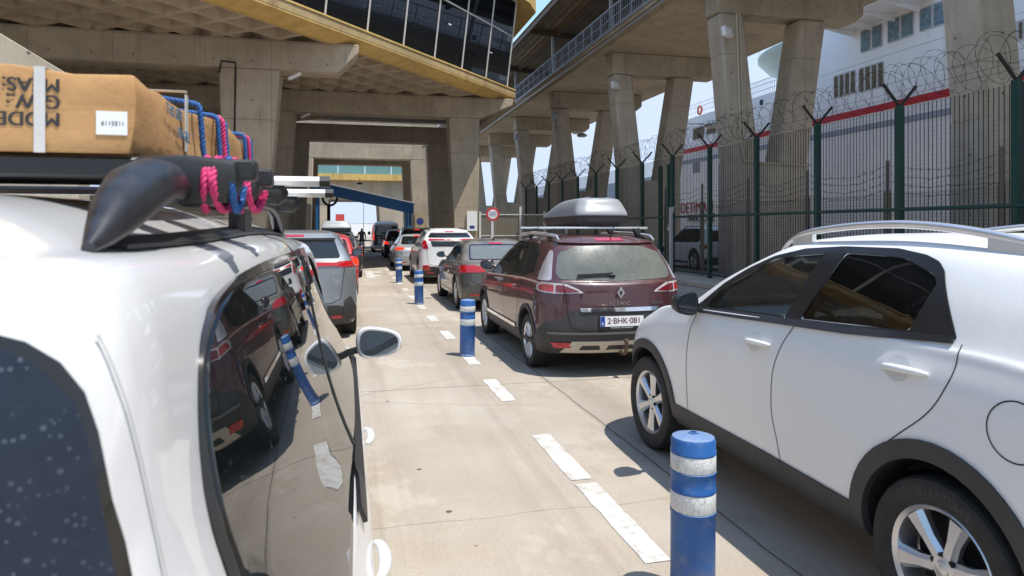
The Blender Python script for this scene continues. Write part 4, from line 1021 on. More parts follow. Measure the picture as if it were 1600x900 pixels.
def arch_ring(c, y, z, r0, r1, a0, a1, m, off=.012, mirror=True):
    n = 26; pts = [(y+r1*math.cos(R(a0+(a1-a0)*k/n)), z+r1*math.sin(R(a0+(a1-a0)*k/n))) for k in range(n+1)]
    pts += [(y+r0*math.cos(R(a1+(a0-a1)*k/n)), z+r0*math.sin(R(a1+(a0-a1)*k/n))) for k in range(n+1)]
    c.patch('wheel_arch_trim', pts, 0, m, off, grid=.04, skirt=.035, mirror=mirror)
arch_ring(K, .86, .372, .398, .475, -12, 192, M['clad']); arch_ring(K, 3.51, .372, .398, .465, -8, 190, M['clad'])
K.patch('sill_cladding', [(1.31, .315), (1.33, .44), (2.0, .455), (3.06, .455), (3.09, .315)], 0, M['clad'], .012, grid=.06, skirt=.03, mirror=True)
K.mirror(2.70, 1.135, .185, .15, M['black_plastic'], mglass=mat('dark_mirror', (.02, .025, .03), .05, coat=1.), stalk=.03)
K.patch('rear_window', [(-.56, 1.2), (.56, 1.2), (.50, 1.46), (-.50, 1.46)], 90, M['glass'], .004)
K.patch('tail_light', [(.62, .9), (.8, .95), (.86, 1.15), (.74, 1.2), (.66, 1.1)], 65, M['red_lens'], .006, mirror=True)
K.patch('bumper', [(-.8, .32), (.8, .32), (.82, .6), (-.82, .6)], 90, M['clad'], .012)
hl_ = [(.45, .80), (.78, .82), (.88, .90), (.68, .90), (.48, .87)]
K.patch('headlight', hl_, 240, M['lens_clear'], .006); K.patch('headlight', mir(hl_), 300, M['lens_clear'], .006)
K.patch('grille', [(-.38, .74), (.38, .74), (.34, .86), (-.34, .86)], 270, M['black_plastic'], .006)
# roof rails
for sx in (-1, 1):
    pl = [(sx*(.585+.02*math.sin(math.pi*k/28)), .60+(2.28-.60)*k/28) for k in range(29)]; sf = K.projz(pl, 0); pts = []; rs = []
    for k, (p, n_) in enumerate(sf):
        u = k/28; hgt = .075*max(0, math.sin(math.pi*u))**.45; pts.append((p.x, p.y, p.z+hgt+.004)); rs.append(.010+.009*min(1, 6*min(u, 1-u)))
    b = MB().tube(pts, rs, 10)
    for i0, i1 in ((2, 5), (23, 26)):
        b.hexa([(pts[i0][0]-.014, pts[i0][1], sf[i0][0].z-.01), (pts[i0][0]+.014, pts[i0][1], sf[i0][0].z-.01), (pts[i1][0]+.014, pts[i1][1], sf[i1][0].z-.01), (pts[i1][0]-.014, pts[i1][1], sf[i1][0].z-.01), (pts[i0][0]-.012, pts[i0][1], pts[i0][2]), (pts[i0][0]+.012, pts[i0][1], pts[i0][2]), (pts[i1][0]+.012, pts[i1][1], pts[i1][2]), (pts[i1][0]-.012, pts[i1][1], pts[i1][2])])
    b.build('roof_rail', M['alu'], K.root, smooth=50)
gi = mat('grey_interior', (.20, .21, .215), .7)
db = MB().prism([(3.1, .75), (2.55, .8), (2.5, 1.02), (2.62, 1.10), (3.1, 1.14)], -.72, .72, 'yzx').build('dashboard', gi, K.root); bevel_obj(db, .03, 2)
st = MB().tube([(-.36+.185*math.cos(2*math.pi*k/28), 2.33-.05*math.sin(2*math.pi*k/28), 1.02+.175*math.sin(2*math.pi*k/28)) for k in range(28)], .017, 8, closed=True)
st.bar((-.36, 2.5, .98), (-.36, 2.34, 1.02), .1).bar((-.53, 2.33, 1.02), (-.19, 2.33, 1.02), .05, .03).build('steering_wheel', mat('steering_leather', (.03, .03, .032), .5), K.root, smooth=50)
for sx in (-.36, .36):
    se = MB().prism([(1.45, .7), (2.0, .72), (2.02, .86), (1.55, .84)], sx-.25, sx+.25, 'yzx').prism([(1.42, .8), (1.56, .8), (1.44, 1.3), (1.33, 1.28)], sx-.23, sx+.23, 'yzx').prism([(1.38, 1.3), (1.46, 1.3), (1.42, 1.47), (1.34, 1.46)], sx-.13, sx+.13, 'yzx').build('seat', gi, K.root); bevel_obj(se, .035, 2)
rs_ = MB().prism([(.62, .8), (.76, .8), (.62, 1.28), (.52, 1.26)], -.66, .66, 'yzx').build('rear_seat', gi, K.root); bevel_obj(rs_, .04, 2)
for o in list(K.root.children):
    if o.name.startswith('tyre'): pass
# tyre lettering on the near rear wheel
for e in [c for c in K.root.children if c.name.startswith('wheel')]:
    if e.location.x < 0 and e.location.y < 1:
        e.rotation_euler = (0, 0, math.pi); tl = MB()
        word = 'BRIDGESTONE'; bmj = bmesh.new()
        for i, chh in enumerate(word):
            me = text_mesh(chh, .05, M['black_plastic'], extrude=.0012); a = R(128-i*6.6)*1.0
            # local: +x outside; seen from outside, right-hand direction = +y rotated
            up = Vector((0, math.cos(math.pi-a), math.sin(a))); up = Vector((0, math.cos(a)*-1 if False else math.cos(a), math.sin(a)))
            rt = Vector((0, -up.z, up.y))*-1 if False else Vector((0, up.z, -up.y))
            rt = -rt
            me.transform(face_mtx(up*.293+Vector((.1155, 0, 0)), rt, up)); bmj.from_mesh(me)
        mm = bpy.data.meshes.new('tyre_lettering'); bmj.to_mesh(mm); mm.materials.append(mat('tyre_letter', (.045, .043, .04), .6)); link('tyre_lettering', mm, e)

# ================= burgundy people carrier =================
pb_ = paint('burgundy_paint', (.045, .003, .009), dust=.28, dustcol=(.30, .22, .17), rough=.3)
lpS = car_loops(4.37, .89, 1.615, gc=.24, belt_r=1.09, belt_f=1.0, hood_f=.86, cowl=(3.5, 1.04), wst=(2.45, 1.50), rgb=(.10, 1.08), rgt=(.36, 1.505), roof_hw=.63, belt_hw=.835, Rr=.42, Rf=.62, bump_z=.52, roofside=1.53, p=2.3, roof_in=.1)
S = Car('parked_car', (3.0, 7.2, 0), 4.37, pb_, lpS, (.325, .215, 'multi', .86, 3.58, .765), 'burgundy people carrier with grey roof box and Belgian plate', sub=6, ns=24, arch=.375)
dustg = glass_dark('dust_covered_rear_glass', (.075, .085, .078), .62, (.46, .44, .38), 210, 1.5, .40, .35, .05)
S.patch('rear_window', round_poly([(-.63, 1.40), (-.38, 1.472), (0, 1.485), (.38, 1.472), (.63, 1.40), (.70, 1.17), (.66, 1.105), (0, 1.08), (-.66, 1.105), (-.70, 1.17)], .06), 90, dustg, .005, grid=.07)
S.patch('spoiler', [(-.60, 1.50), (-.3, 1.555), (.3, 1.555), (.60, 1.50), (.36, 1.492), (-.36, 1.492)], 90, None, .03, grid=.06, skirt=.04)
S.patch('brake_light', [(-.17, 1.512), (.17, 1.512), (.17, 1.538), (-.17, 1.538)], 90, M['red_lens'], .036, skirt=.01)
S.patch('tail_light', round_poly([(.40, .955), (.47, 1.0), (.60, 1.055), (.90, 1.075), (1.0, 1.03), (.97, .965), (.72, .945)], .03), 62, mat('lamp_silver_edge', (.5, .46, .46), .15, coat=1.), .006, mirror=True, grid=.04)
S.patch('red_lens', round_poly([(.45, .968), (.52, 1.0), (.64, 1.04), (.72, 1.045), (.72, .962), (.6, .958)], .02), 62, mat('wine_lens', (.16, .008, .018), .1, coat=1.), .010, mirror=True, grid=.04)
S.patch('red_lens', round_poly([(.745, .965), (.745, 1.048), (.90, 1.05), (.95, 1.01), (.93, .975)], .02), 62, M['red_lens'], .010, mirror=True, grid=.04)
S.patch('pillar_light', round_poly([(.775, 1.09), (.985, 1.085), (.93, 1.26), (.845, 1.43), (.80, 1.42)], .03), 62, mat('smoked_clear_lens', (.35, .33, .36), .12, coat=1.), .006, mirror=True, grid=.04)
S.patch('bumper', [(-.86, .24), (-.88, .5), (-.80, .60), (-.62, .70), (-.60, .762), (.60, .762), (.62, .70), (.80, .60), (.88, .5), (.86, .24)], 90, M['clad'], .010, grid=.06, skirt=.02)
S.patch('bumper_corner', [(.60, .24), (.60, .66), (.75, .62), (.9, .52), (.955, .42), (.96, .24)], 45, M['clad'], .012, grid=.05, skirt=.02, mirror=True)
S.ribbon('shut_line', [(-.64, 1.06), (-.62, .9), (-.60, .70), (-.57, .57), (-.45, .535), (.45, .535), (.57, .57), (.60, .70), (.62, .9), (.64, 1.06)], 90, w=.007, off=.013, mirror=False)
S.patch('chrome_strip', round_poly([(-.46, .745), (.46, .745), (.47, .79), (-.47, .79)], .01), 90, M['chrome'], .022, grid=.06, skirt=.02)
S.patch('bumper_lip', [(-.8, .495), (.8, .495), (.8, .515), (-.8, .515)], 90, mat('lip_grey', (.12, .12, .12), .35), .024, skirt=.02)
beige = mat('pale_skid_plate', (.50, .45, .36), .45)
S.patch('skid_plate', [(-.66, .29), (-.55, .42), (.55, .42), (.66, .29)], 90, beige, .022, grid=.05, skirt=.02)
for x0, x1 in ((-.47, -.23), (-.17, .17), (.23, .47)): S.patch('skid_slot', round_poly([(x0, .325), (x1, .325), (x1-.02, .375), (x0+.03, .375)], .012), 90, M['black_plastic'], .025, skirt=.004)
S.patch('reflector', round_poly([(.55, .345), (.58, .405), (.77, .40), (.72, .34)], .015), 90, M['red_lens'], .022, mirror=True, skirt=.015)
S.plate(.64, detail=True); (pp_, pn_), = S.proj([(0, .64)], 90, .012)
npl = [c for c in S.root.children if c.name.startswith('number_plate')][-1]
py_ = pp_.y-.0112
maroon = mat('plate_red_ink', (.10, .012, .02), .6)
text('plate_lettering', '2·BHK·081', .092, maroon, face_mtx((.025, py_, .642), (1, 0, 0), (0, 0, 1)), npl, bold=.02, space=.98)
MB().box(-.258, -.205, py_-.0006, py_+.001, -.055+.64, .055+.64).build('country_band', mat('plate_blue', (.01, .05, .3), .5), npl)
text('plate_lettering', 'B', .04, M['white'], face_mtx((-.232, py_-.001, .615), (1, 0, 0), (0, 0, 1)), npl)
MB().box(-.27, .27, py_+.006, py_+.02, .555, .7).build('plate_holder', M['black_plastic'], npl)
text('plate_lettering', 'PASSMANS  AUTOGROEP', .024, M['white'], face_mtx((0, py_+.005, .569), (1, 0, 0), (0, 0, 1)), npl)
(q1, _), = S.proj([(0, .955)], 90, .006)
def ring_poly(o, i, m, par, y):
    b = MB(); n = len(o); b.v = [(a, y, c) for a, c in o]+[(a, y, c) for a, c in i]+[(a*.98, y+.012, .955+(c-.955)*.98) for a, c in o]
    b.f = [(k, (k+1) % n, n+(k+1) % n, n+k) for k in range(n)]+[(k, 2*n+k, 2*n+(k+1) % n, (k+1) % n) for k in range(n)]; b.mi = [0]*len(b.f); return b.build('emblem', m, par)
ring_poly([(0, 1.025), (.048, .955), (0, .885), (-.048, .955)], [(0, .985), (.02, .955), (0, .925), (-.02, .955)], M['chrome'], S.root, q1.y-.012)
(q2, _), = S.proj([(0, .835)], 90, .004)
text('lettering', 'SCENIC', .062, M['chrome'], face_mtx((-.02, q2.y-.004, .835), (1, 0, 0), (0, 0, 1)), S.root, extrude=.004, space=1.25, bold=.03)
(q3, _), = S.proj([(.47, .835)], 90, .004)
text('lettering', 'BOSE dCi', .038, M['chrome'], face_mtx((.46, q3.y-.006, .83), (1, .2, 0), (0, 0, 1)), S.root, extrude=.003, bold=.03)
(w1, _), (w2, _) = S.proj([(-.47, 1.135), (-.06, 1.155)], 90, .03)
MB().bar(w1, w2, .022, .03).bar(w2, w2+Vector((0, .03, -.04)), .06, .05).build('wiper', M['black_plastic'], S.root)
tbx = MB().tube([(0.02, .15, .27), (.02, -.02, .27), (.02, -.08, .30), (.02, -.09, .40)], .02, 8).lathe([(0, -.028), (.02, -.022), (.027, 0), (.02, .022), (0, .028)], 12, 'z', (.02, -.09, .425))
tbx.build('tow_hook', mat('rusty_steel', (.14, .09, .07), .6, .5), S.root, smooth=50)
swin = [[(3.42, 1.045), (3.25, 1.16), (2.75, 1.40), (2.35, 1.475), (2.12, 1.48), (2.16, 1.06)], [(2.08, 1.065), (2.05, 1.485), (1.45, 1.485), (1.27, 1.10)], [(1.21, 1.105), (1.38, 1.48), (1.15, 1.47), (.9, 1.38), (.80, 1.17), (.84, 1.135)]]
for w_ in swin: S.patch('side_window', round_poly(w_, .035), 0, M['glass'], .005, mirror=True)
S.patch('window_frame', round_poly([(3.55, 1.02), (3.3, 1.17), (2.8, 1.425), (2.4, 1.505), (1.5, 1.512), (1.1, 1.49), (.86, 1.40), (.755, 1.15), (1.2, 1.075), (2.1, 1.035)], .03), 0, M['frit'], .0025, mirror=True, skirt=.01)
S.ribbon('shut_line', [(3.42, 1.03), (3.38, .9), (3.32, .6), (3.28, .36)], w=.008); S.ribbon('shut_line', [(2.14, 1.05), (2.14, .7), (2.1, .36)], w=.008); S.ribbon('shut_line', [(1.24, 1.08), (1.22, .9), (1.3, .72), (1.36, .5), (1.36, .36)], w=.008)
S.ribbon('shut_line', [(.35, 1.03), (.55, .78), (.62, .68)], w=.006)
for y in (2.35, 1.42): S.handle(y, .93, .2, pb_)
arch_ring(S, .86, .345, .373, .425, -5, 190, M['clad']); arch_ring(S, 3.58, .345, .373, .42, -5, 190, M['clad'])
S.patch('sill_cladding', [(1.26, .255), (1.28, .40), (3.18, .40), (3.2, .255)], 0, M['clad'], .010, skirt=.02, mirror=True)
S.ribbon('chrome_strip', [(1.42, .43), (3.2, .43)], w=.045, off=.008, m=M['chrome'], h=.01)
S.mirror(3.28, 1.06, .22, .16, pb_, stalk=.07)
S.patch('mud_flap', [(.60, .20), (.60, .30), (.78, .32), (.8, .20)], 45, M['clad'], .015, mirror=True)
S.ribbon('roof_line', [(-.50, .5), (-.50, 2.3)], 0, w=.012, off=.002, m=M['black_plastic'], mirror=True, top=True)
for yy in (.85, 1.75):
    b = MB().bar((-.74, yy, 1.688), (.70, yy, 1.688), .06, .03); o = b.build('roof_bar', M['alu'], S.root); bevel_obj(o, .01, 2)
    for sx in (-1, 1):
        f_ = MB().hexa([(sx*.60-.03, yy-.05, 1.55), (sx*.60+.03, yy-.05, 1.55), (sx*.60+.03, yy+.05, 1.55), (sx*.60-.03, yy+.05, 1.55), (sx*.52-.03, yy-.035, 1.69), (sx*.56+.03, yy-.035, 1.69), (sx*.56+.03, yy+.035, 1.69), (sx*.52-.03, yy+.035, 1.69)]).build('bar_foot', M['black_plastic'], S.root); bevel_obj(f_, .012, 2)
for sx in (-1, 1):
    MB().tube([(sx*.60, .45, 1.545), (sx*.60, .55, 1.59), (sx*.60, 1.0, 1.615), (sx*.60, 1.6, 1.625), (sx*.60, 2.2, 1.60), (sx*.60, 2.3, 1.55)], [.012, .02, .02, .02, .02, .012], 8).build('roof_rail', M['alu'], S.root, smooth=60)
MB().tube([(.06, .52, 1.56), (.055, .40, 1.66), (.065, .32, 1.80)], [.012, .005, .003], 6).build('antenna', M['black_plastic'], S.root)
def roof_box(loc, w, l, h, ml, mu, label, name='roof_box'):
    rb = empty(name, loc, label=label, cat='roof box')
    lo = [(.02, l, .12, .35, 3, [(0, 0), (l, .02)], w*.44), (.0, l+.02, .14, .4, 3, [(0, .04), (l, .05)], w*.48), (-.01, l+.03, .14, .4, 3, [(0, h*.33), (l, h*.30)], w*.5), (-.012, l+.03, .14, .4, 3, [(0, h*.36), (l, h*.33)], w*.5), (.2, l-.3, .1, .3, 3, [(0, h*.36), (l, h*.33)], w*.2)]
    loft(lo, 3).build('base', ml, rb, smooth=40)
    up = [(-.008, l+.02, .14, .4, 3, [(0, h*.365), (l, h*.335)], w*.495), (-.015, l+.035, .14, .4, 3, [(0, h*.38), (l, h*.35)], w*.505), (-.012, l+.03, .14, .42, 3, [(0, h*.46), (l, h*.40)], w*.5), (.05, l-.2, .15, .45, 3, [(0, h*.72), (l*.5, h*.7), (l, h*.52)], w*.46), (.10, l-.42, .15, .4, 3, [(0, h*.93), (l*.4, h*.9), (l, h*.6)], w*.40), (.16, l-.55, .12, .4, 3, [(0, h*.985), (l*.4, h*.96), (l, h*.66)], w*.33), (.3, l-.8, .1, .2, 3, [(0, h), (l*.4, h*.98), (l, h*.72)], w*.1)]
    lo_ = loft(up, 4).build('lid', mu, rb, smooth=40)
    ridges = MB()
    for sx in (-.2, .2): ridges.tube([(sx*w, .16, h*.985), (sx*w, l*.4, h*.965), (sx*w, l-.6, h*.70)], .012, 6)
    ridges.build('ridge', mu, lo_, smooth=60); return rb
roof_box((3.10, 8.0, 1.705), .69, 1.75, .37, mat('box_black_base', (.03, .03, .032), .5), mat('grey_box_lid', (.27, .28, .29), .35), 'grey and black roof box strapped on the burgundy people carrier')

# ================= generic traffic =================
def traffic(name, loc, L, hw, H, label, pm, rz=0, wheel=(.325, .21, 'five'), rear_ax=.86, base=2.68, gl=None, lod=1, tail=None, lit=False, rails=False, bumper_m=None, belt=(1.0, .95), sedan=False, spoiler=False, cat='car', seed=0, rgb=None, rgt=None, cowl_y=None, wst_y=None, bar_light=False, plate=True, Rr=.34, roof_hw=.62, mirrors=None):
    br, bf = belt; hd = bf-.14
    rgb = rgb or ((.55, br+.02) if sedan else (.14, br)); rgt = rgt or ((1.15, H-.06) if sedan else (.48, H-.11))
    cy = cowl_y or L-1.15; wy = wst_y or cy-.95; rs = H-.075
    lp = car_loops(L, hw, H, gc=.21, belt_r=br, belt_f=bf, hood_f=hd, cowl=(cy, bf+.02), wst=(wy, H-.10), rgb=rgb, rgt=rgt, roof_hw=roof_hw, belt_hw=hw-.075, Rr=Rr, Rf=.6, bump_z=.5, roofside=rs, tail=.03)
    C = Car(name, loc, L, pm, lp, (*wheel, rear_ax, rear_ax+base, hw-.115), label, rz=rz, cat=cat, sub=4 if lod == 1 else 3, ns=16 if lod == 1 else 10)
    g = gl or M['glass']; yb = (rear_ax+rear_ax+base)/2+.02
    zb_f, zb_r, zt = bf+.045, br+.04, rs-.045
    fx = cy-.30; tx_ = wy-.02
    rx0 = rgt[0]+(.30 if not sedan else .05); rx1 = rgb[0]+(.62 if not sedan else .42)
    wf_ = [(fx, zb_f), (fx-.12, zb_f+.1), (tx_+.12, zt-.08), (tx_-.2, zt), (yb+.06, zt+.005), (yb+.03, zb_f+.015)]
    wr_ = [(yb-.03, zb_f+.015), (yb, zt+.005), (rx0+.55, zt), (rx0+.12, zt-.05), (rx1-.1, zb_r+.09), (rx1, zb_r+.01)]
    C.patch('window_frame', round_poly([(fx+.1, zb_f-.025), (fx-.1, zb_f+.12), (tx_+.12, zt-.05), (tx_-.2, zt+.03), (yb, zt+.03), (rx0+.5, zt+.03), (rx0+.05, zt-.03), (rx1-.16, zb_r+.09), (rx1-.05, zb_r-.02), (yb, zb_f-.02)], .04), 0, M['frit'], .003, mirror=True, skirt=.01)
    for w_ in (wf_, wr_): C.patch('side_window', round_poly(w_, .03), 0, g, .006, mirror=True, skirt=.01, grid=.08)
    hx = hw*.70; hb = hw*.80
    zt2 = rgt[1]-.03; zb2 = rgb[1]+.03
    C.patch('rear_window', round_poly([(-hx*.9, zt2), (hx*.9, zt2), (hb*.93, zb2), (-hb*.93, zb2)], .06), 90, g, .005, grid=.08)
    if spoiler: C.patch('spoiler', [(-hx*.92, zt2-.015), (hx*.92, zt2-.015), (hx*.85, zt2+.05), (-hx*.85, zt2+.05)], 90, pm, .05, skirt=.07)
    tl = tail or [(.50, br-.22), (.56, br-.08), (.95, br-.06), (1.02, br-.14), (.93, br-.22)]
    C.patch('tail_light', round_poly([(u*hw/.9, z) for u, z in tl], .02), 62, M['red_lit'] if lit else M['red_lens'], .008, mirror=True, grid=.05)
    if bar_light: C.patch('light_bar', [(-hw*.72, bar_light-.025), (hw*.72, bar_light-.025), (hw*.72, bar_light+.025), (-hw*.72, bar_light+.025)], 90, M['red_lens'], .016, skirt=.02)
    C.patch('bumper', [(-hw*.92, .24), (hw*.92, .24), (hw*.92, .47), (hw*.7, .53), (-hw*.7, .53), (-hw*.92, .47)], 90, bumper_m or M['clad'], .010, grid=.08)
    C.patch('brake_light', [(-.14, zt2+.0), (.14, zt2+.0), (.14, zt2+.03), (-.14, zt2+.03)], 90, M['red_lit'] if lit else M['red_lens'], .055 if spoiler else .012, skirt=.006)
    C.mirror(fx-.05, zb_f+.03, .2, .14, mirrors or pm, stalk=.06)
    if lod == 1:
        C.ribbon('shut_line', [(fx-.02, zb_f-.03), (fx-.06, .6), (fx-.12, .32)], w=.008); C.ribbon('shut_line', [(yb, zb_f-.03), (yb, .6), (yb-.03, .32)], w=.008); C.ribbon('shut_line', [(rx1+.05, zb_r-.03), (rear_ax+.45, .66), (rear_ax+.5, .32)], w=.008)
        C.ribbon('shut_line', [(-hw*.82, rgb[1]), (-hw*.74, .62), (-hw*.6, .56), (hw*.6, .56), (hw*.74, .62), (hw*.82, rgb[1])], 90, w=.008, off=.004, mirror=False)
        for y in (yb+.16, yb-.85): C.handle(y, zb_f-.13, .19, pm)
        for ya_ in (rear_ax, rear_ax+base): arch_ring(C, ya_, wheel[0]+.02, wheel[0]+.053, wheel[0]+.085, 0, 180, bumper_m or pm, .006)
        C.ribbon('sill_trim', [(rear_ax+.48, .30), (rear_ax+base-.48, .30)], w=.08, off=.006, m=bumper_m or M['clad'], h=.008)
        C.patch('reflector', [(hw*.55, .33), (hw*.78, .33), (hw*.78, .37), (hw*.55, .37)], 90, M['red_lens'], .015, mirror=True, skirt=.008)
    if plate: C.plate(.72 if not sedan else .68, detail=False)
    if rails:
        for sx in (-1, 1): MB().tube([(sx*(roof_hw-.06), .7, H-.07), (sx*(roof_hw-.06), .85, H-.01), (sx*(roof_hw-.06), wy-.4, H-.0), (sx*(roof_hw-.06), wy-.2, H-.06)], .018, 6).build('roof_rail', M['black_plastic'], C.root, smooth=60)
    return C
pg = paint('dark_grey_paint', (.05, .052, .05), dust=.75, dustcol=(.30, .25, .19))
psil = paint('silver_paint', (.42, .44, .46), dust=.2, metal=.35); pwh = paint('white_paint', (.76, .76, .75), dust=.12)
pgr = paint('steel_grey_paint', (.22, .235, .25), dust=.2, metal=.4); pbk = paint('black_paint', (.012, .013, .015), dust=.3); pred = paint('red_paint', (.45, .01, .015), dust=.15); pnv = paint('navy_paint', (.015, .022, .04), dust=.3)
lightg = glass_dark('dusty_pale_glass', (.13, .14, .135), .5, (.5, .5, .47), 40, 1.6)
H_ = traffic('parked_car', (3.06, 13.35, 0), 4.28, .885, 1.46, 'dusty dark grey hatchback right behind the burgundy people carrier nose', pg, gl=M['glass'], rgb=(.30, 1.0), rgt=(.95, 1.37), tail=[(.36, .80), (.42, .90), (.62, .94), (.98, .93), (1.03, .88), (.92, .79)], bumper_m=pg, belt=(.99, .93), Rr=.38)
H_.patch('rear_glass_dust', round_poly([(-.55, 1.31), (.55, 1.31), (.62, 1.045), (-.62, 1.045)], .05), 90, lightg, .009, skirt=.003)
MB().tube([(0, 1.15, 1.44), (0, 1.08, 1.50), (0, 1.03, 1.56)], [.02, .006, .004], 6).build('antenna', M['black_plastic'], H_.root)
X_ = traffic('parked_car', (3.0, 20.35, 0), 4.4, .905, 1.685, 'white crossover with full width red rear lamp strip behind the grey hatchback', pwh, wheel=(.345, .22, 'five'), bumper_m=M['clad'], belt=(1.12, 1.06), rails=True, rgb=(.10, 1.36), rgt=(.42, 1.555), bar_light=1.33, tail=[(.62, 1.06), (.70, 1.30), (.98, 1.36), (.96, 1.24), (.80, 1.06)], lit=False, spoiler=True, mirrors=M['frit'])
X_.patch('lower_rear_window', round_poly([(-.60, 1.29), (.60, 1.29), (.55, 1.13), (-.55, 1.13)], .03), 90, M['glass'], .006)
for sx in (-1, 1): X_.patch('bumper_light', round_poly([(sx*.60, .40), (sx*.64, .58), (sx*.83, .56), (sx*.80, .42)], .04), 90, M['red_lens'], .018, skirt=.02)
T_ = traffic('parked_car', (2.72, 26.7, 0), 4.69, .92, 1.44, 'silver saloon ahead of the white crossover in the right lane', psil, sedan=True, lit=True, belt=(.98, .92), gl=M['glass'], bumper_m=psil, tail=[(.55, .84), (.6, .93), (1.0, .93), (1.04, .86), (.95, .82)], base=2.87, lod=1)
W_ = traffic('parked_car', (3.22, 32.6, 0), 4.6, .92, 1.70, 'black estate with roof rails and glowing brake strip ahead of the silver saloon', pbk, rails=True, lit=True, lod=2, belt=(1.05, 1.0), spoiler=True)
D_ = traffic('parked_car', (2.85, 38.4, 0), 4.3, .89, 1.62, 'dark blue hatchback partly hidden between the black estate and the pale van', pnv, lit=True, lod=2)
# left lane
G_ = traffic('parked_car', (-.80, 10.5, 0), 4.45, .93, 1.66, 'silver grey crossover with red lamp bar just past the wing mirror', pgr, wheel=(.36, .225, 'five'), belt=(1.16, 1.08), bar_light=1.14, tail=[(.58, 1.10), (.60, 1.18), (1.0, 1.19), (1.05, 1.13), (.95, 1.10)], spoiler=True, rgb=(.10, 1.2), rgt=(.50, 1.54), gl=M['glass'], mirrors=M['frit'])
G_.patch('diffuser', round_poly([(.68, .30), (.70, .60), (.80, .66), (.93, .45), (.90, .30)], .03), 62, M['clad'], .02, mirror=True, skirt=.03)
R_ = traffic('parked_car', (-.62, 17.0, 0), 4.1, .88, 1.55, 'bright red hatchback in the left lane past the grey crossover', pred, lit=True, lod=2)
B_ = traffic('parked_car', (-.42, 23.2, 0), 4.6, .9, 1.52, 'black car under a large roof box in the left lane', pbk, lit=True, lod=2)
roof_box((-.38, 23.6, 1.53), .98, 2.1, .40, mat('box_navy_base', (.01, .015, .03), .5), mat('pale_box_lid', (.34, .36, .38), .4), 'pale lidded roof box on the black left lane car')
traffic('parked_car', (-.55, 29.6, 0), 4.4, .9, 1.6, 'white hatchback ahead of the black car with roof box', pwh, lit=True, lod=2)
traffic('parked_car', (-.60, 36.2, 0), 4.4, .9, 1.62, 'red lamped dark car in shade ahead of the white hatchback', pnv, lit=True, lod=2)
traffic('parked_car', (-.4, 43, 0), 4.4, .9, 1.55, 'silver car farthest ahead in the left lane under the blue canopy', psil, lit=True, lod=2)
# white 4x4 behind the fence
F_ = traffic('off_road_car', (14.35, 24.0, 0), 4.6, .9, 1.75, 'white off road car parked behind the green fence', pwh, wheel=(.39, .25, 'five'), belt=(1.1, 1.06), rails=True, lod=1, bumper_m=M['clad'], rgb=(.08, 1.12), rgt=(.2, 1.6))
# camper van
def van():
    lp = car_loops(4.9, .93, 2.15, gc=.22, belt_r=1.15, belt_f=1.1, hood_f=.95, cowl=(4.0, 1.15), wst=(3.2, 1.98), rgb=(.06, 1.15), rgt=(.12, 1.98), roof_hw=.78, belt_hw=.88, Rr=.18, Rf=.5, bump_z=.5, roofside=2.02, roof_in=.06, roof_r=.2)
    V = Car('parked_van', (2.55, 47.5, 0), 4.9, pwh, lp, (.33, .21, 'plain', .95, 3.85, .81), 'tall pale van with lit tail lamps farthest ahead in the right lane', cat='van', sub=3, ns=10)
    V.patch('tailgate', round_poly([(-.82, .5), (.82, .5), (.80, 1.2), (.72, 1.84), (-.72, 1.84), (-.80, 1.2)], .05), 90, pbk, .006)
    V.patch('rear_window', round_poly([(-.68, 1.12), (.68, 1.12), (.62, 1.72), (-.62, 1.72)], .06), 90, M['glass'], .012)
    V.patch('tail_light', [(.80, .85), (.90, .85), (.90, 1.35), (.80, 1.35)], 75, M['red_lit'], .012, mirror=True)
    V.patch('brake_light', [(-.15, 1.77), (.15, 1.77), (.15, 1.81), (-.15, 1.81)], 90, M['red_lens'], .014)
    V.patch('side_window', round_poly([(3.5, 1.2), (3.1, 1.85), (1.0, 1.85), (1.0, 1.2)], .06), 0, M['glass'], .005, mirror=True)
    V.mirror(3.5, 1.25, .2, .25, M['frit']); V.plate(.62, detail=False)
van()
# ================= white van-like car in the foreground (left) =================
pv = paint('foreground_white_paint', (.70, .70, .705), dust=.06)
NX, NY = -.845, .47
lpN = car_loops(4.40, .918, 1.755, gc=.24, belt_r=1.02, belt_f=.985, hood_f=.86, cowl=(3.70, 1.02), wst=(3.05, 1.60), rgb=(.05, 1.02), rgt=(.15, 1.635), roof_hw=.625, belt_hw=.848, Rr=.20, Rf=.6, bump_z=.55, roofside=1.63, p=3.2, roof_in=.08, mid_bulge=.0, roof_r=.3)
lpN = [(*l[:6], [(0, l[6]-.055), (.35, l[6]-.05), (.75, l[6]-.022), (1.3, l[6]), (4.4, l[6])]) if i < 10 else (*l[:6], [(0, l[6]), (.6, l[6]+.004), (1.5, l[6]+.042), (4.4, l[6]+.042)]) if i < 12 else l for i, l in enumerate(lpN)]
gN = glass_dark('foreground_side_glass', (.006, .008, .009), .16, (.4, .4, .38), 55, 2.1, .62, .1)
def tail_glass():
    k = NT('speckled_tailgate_glass'); v = k.n('TexVoronoi', {'Vector': k.obj(), 'Scale': 170.}, feature='F1')
    rnd = k.n('SeparateColor', {0: v.outputs['Color']}).outputs[0]; th = k.math('MULTIPLY', k.math('SUBTRACT', rnd, .35), .62)
    f = k.math('MULTIPLY', k.math('LESS_THAN', v.outputs['Distance'], th), k.ramp(k.noise(6, 3, .6), [(.35, .15), (.65, .9)]))
    f = k.math('ADD', f, k.math('MULTIPLY', k.noise(22, 6, .75), .16))
    k.set(Base_Color=k.mix(f, (.006, .012, .026), (.09, .11, .145)), Roughness=k.ramp(f, [(0, .22), (.5, .5)]), IOR=1.45); return k.m
gT = tail_glass()
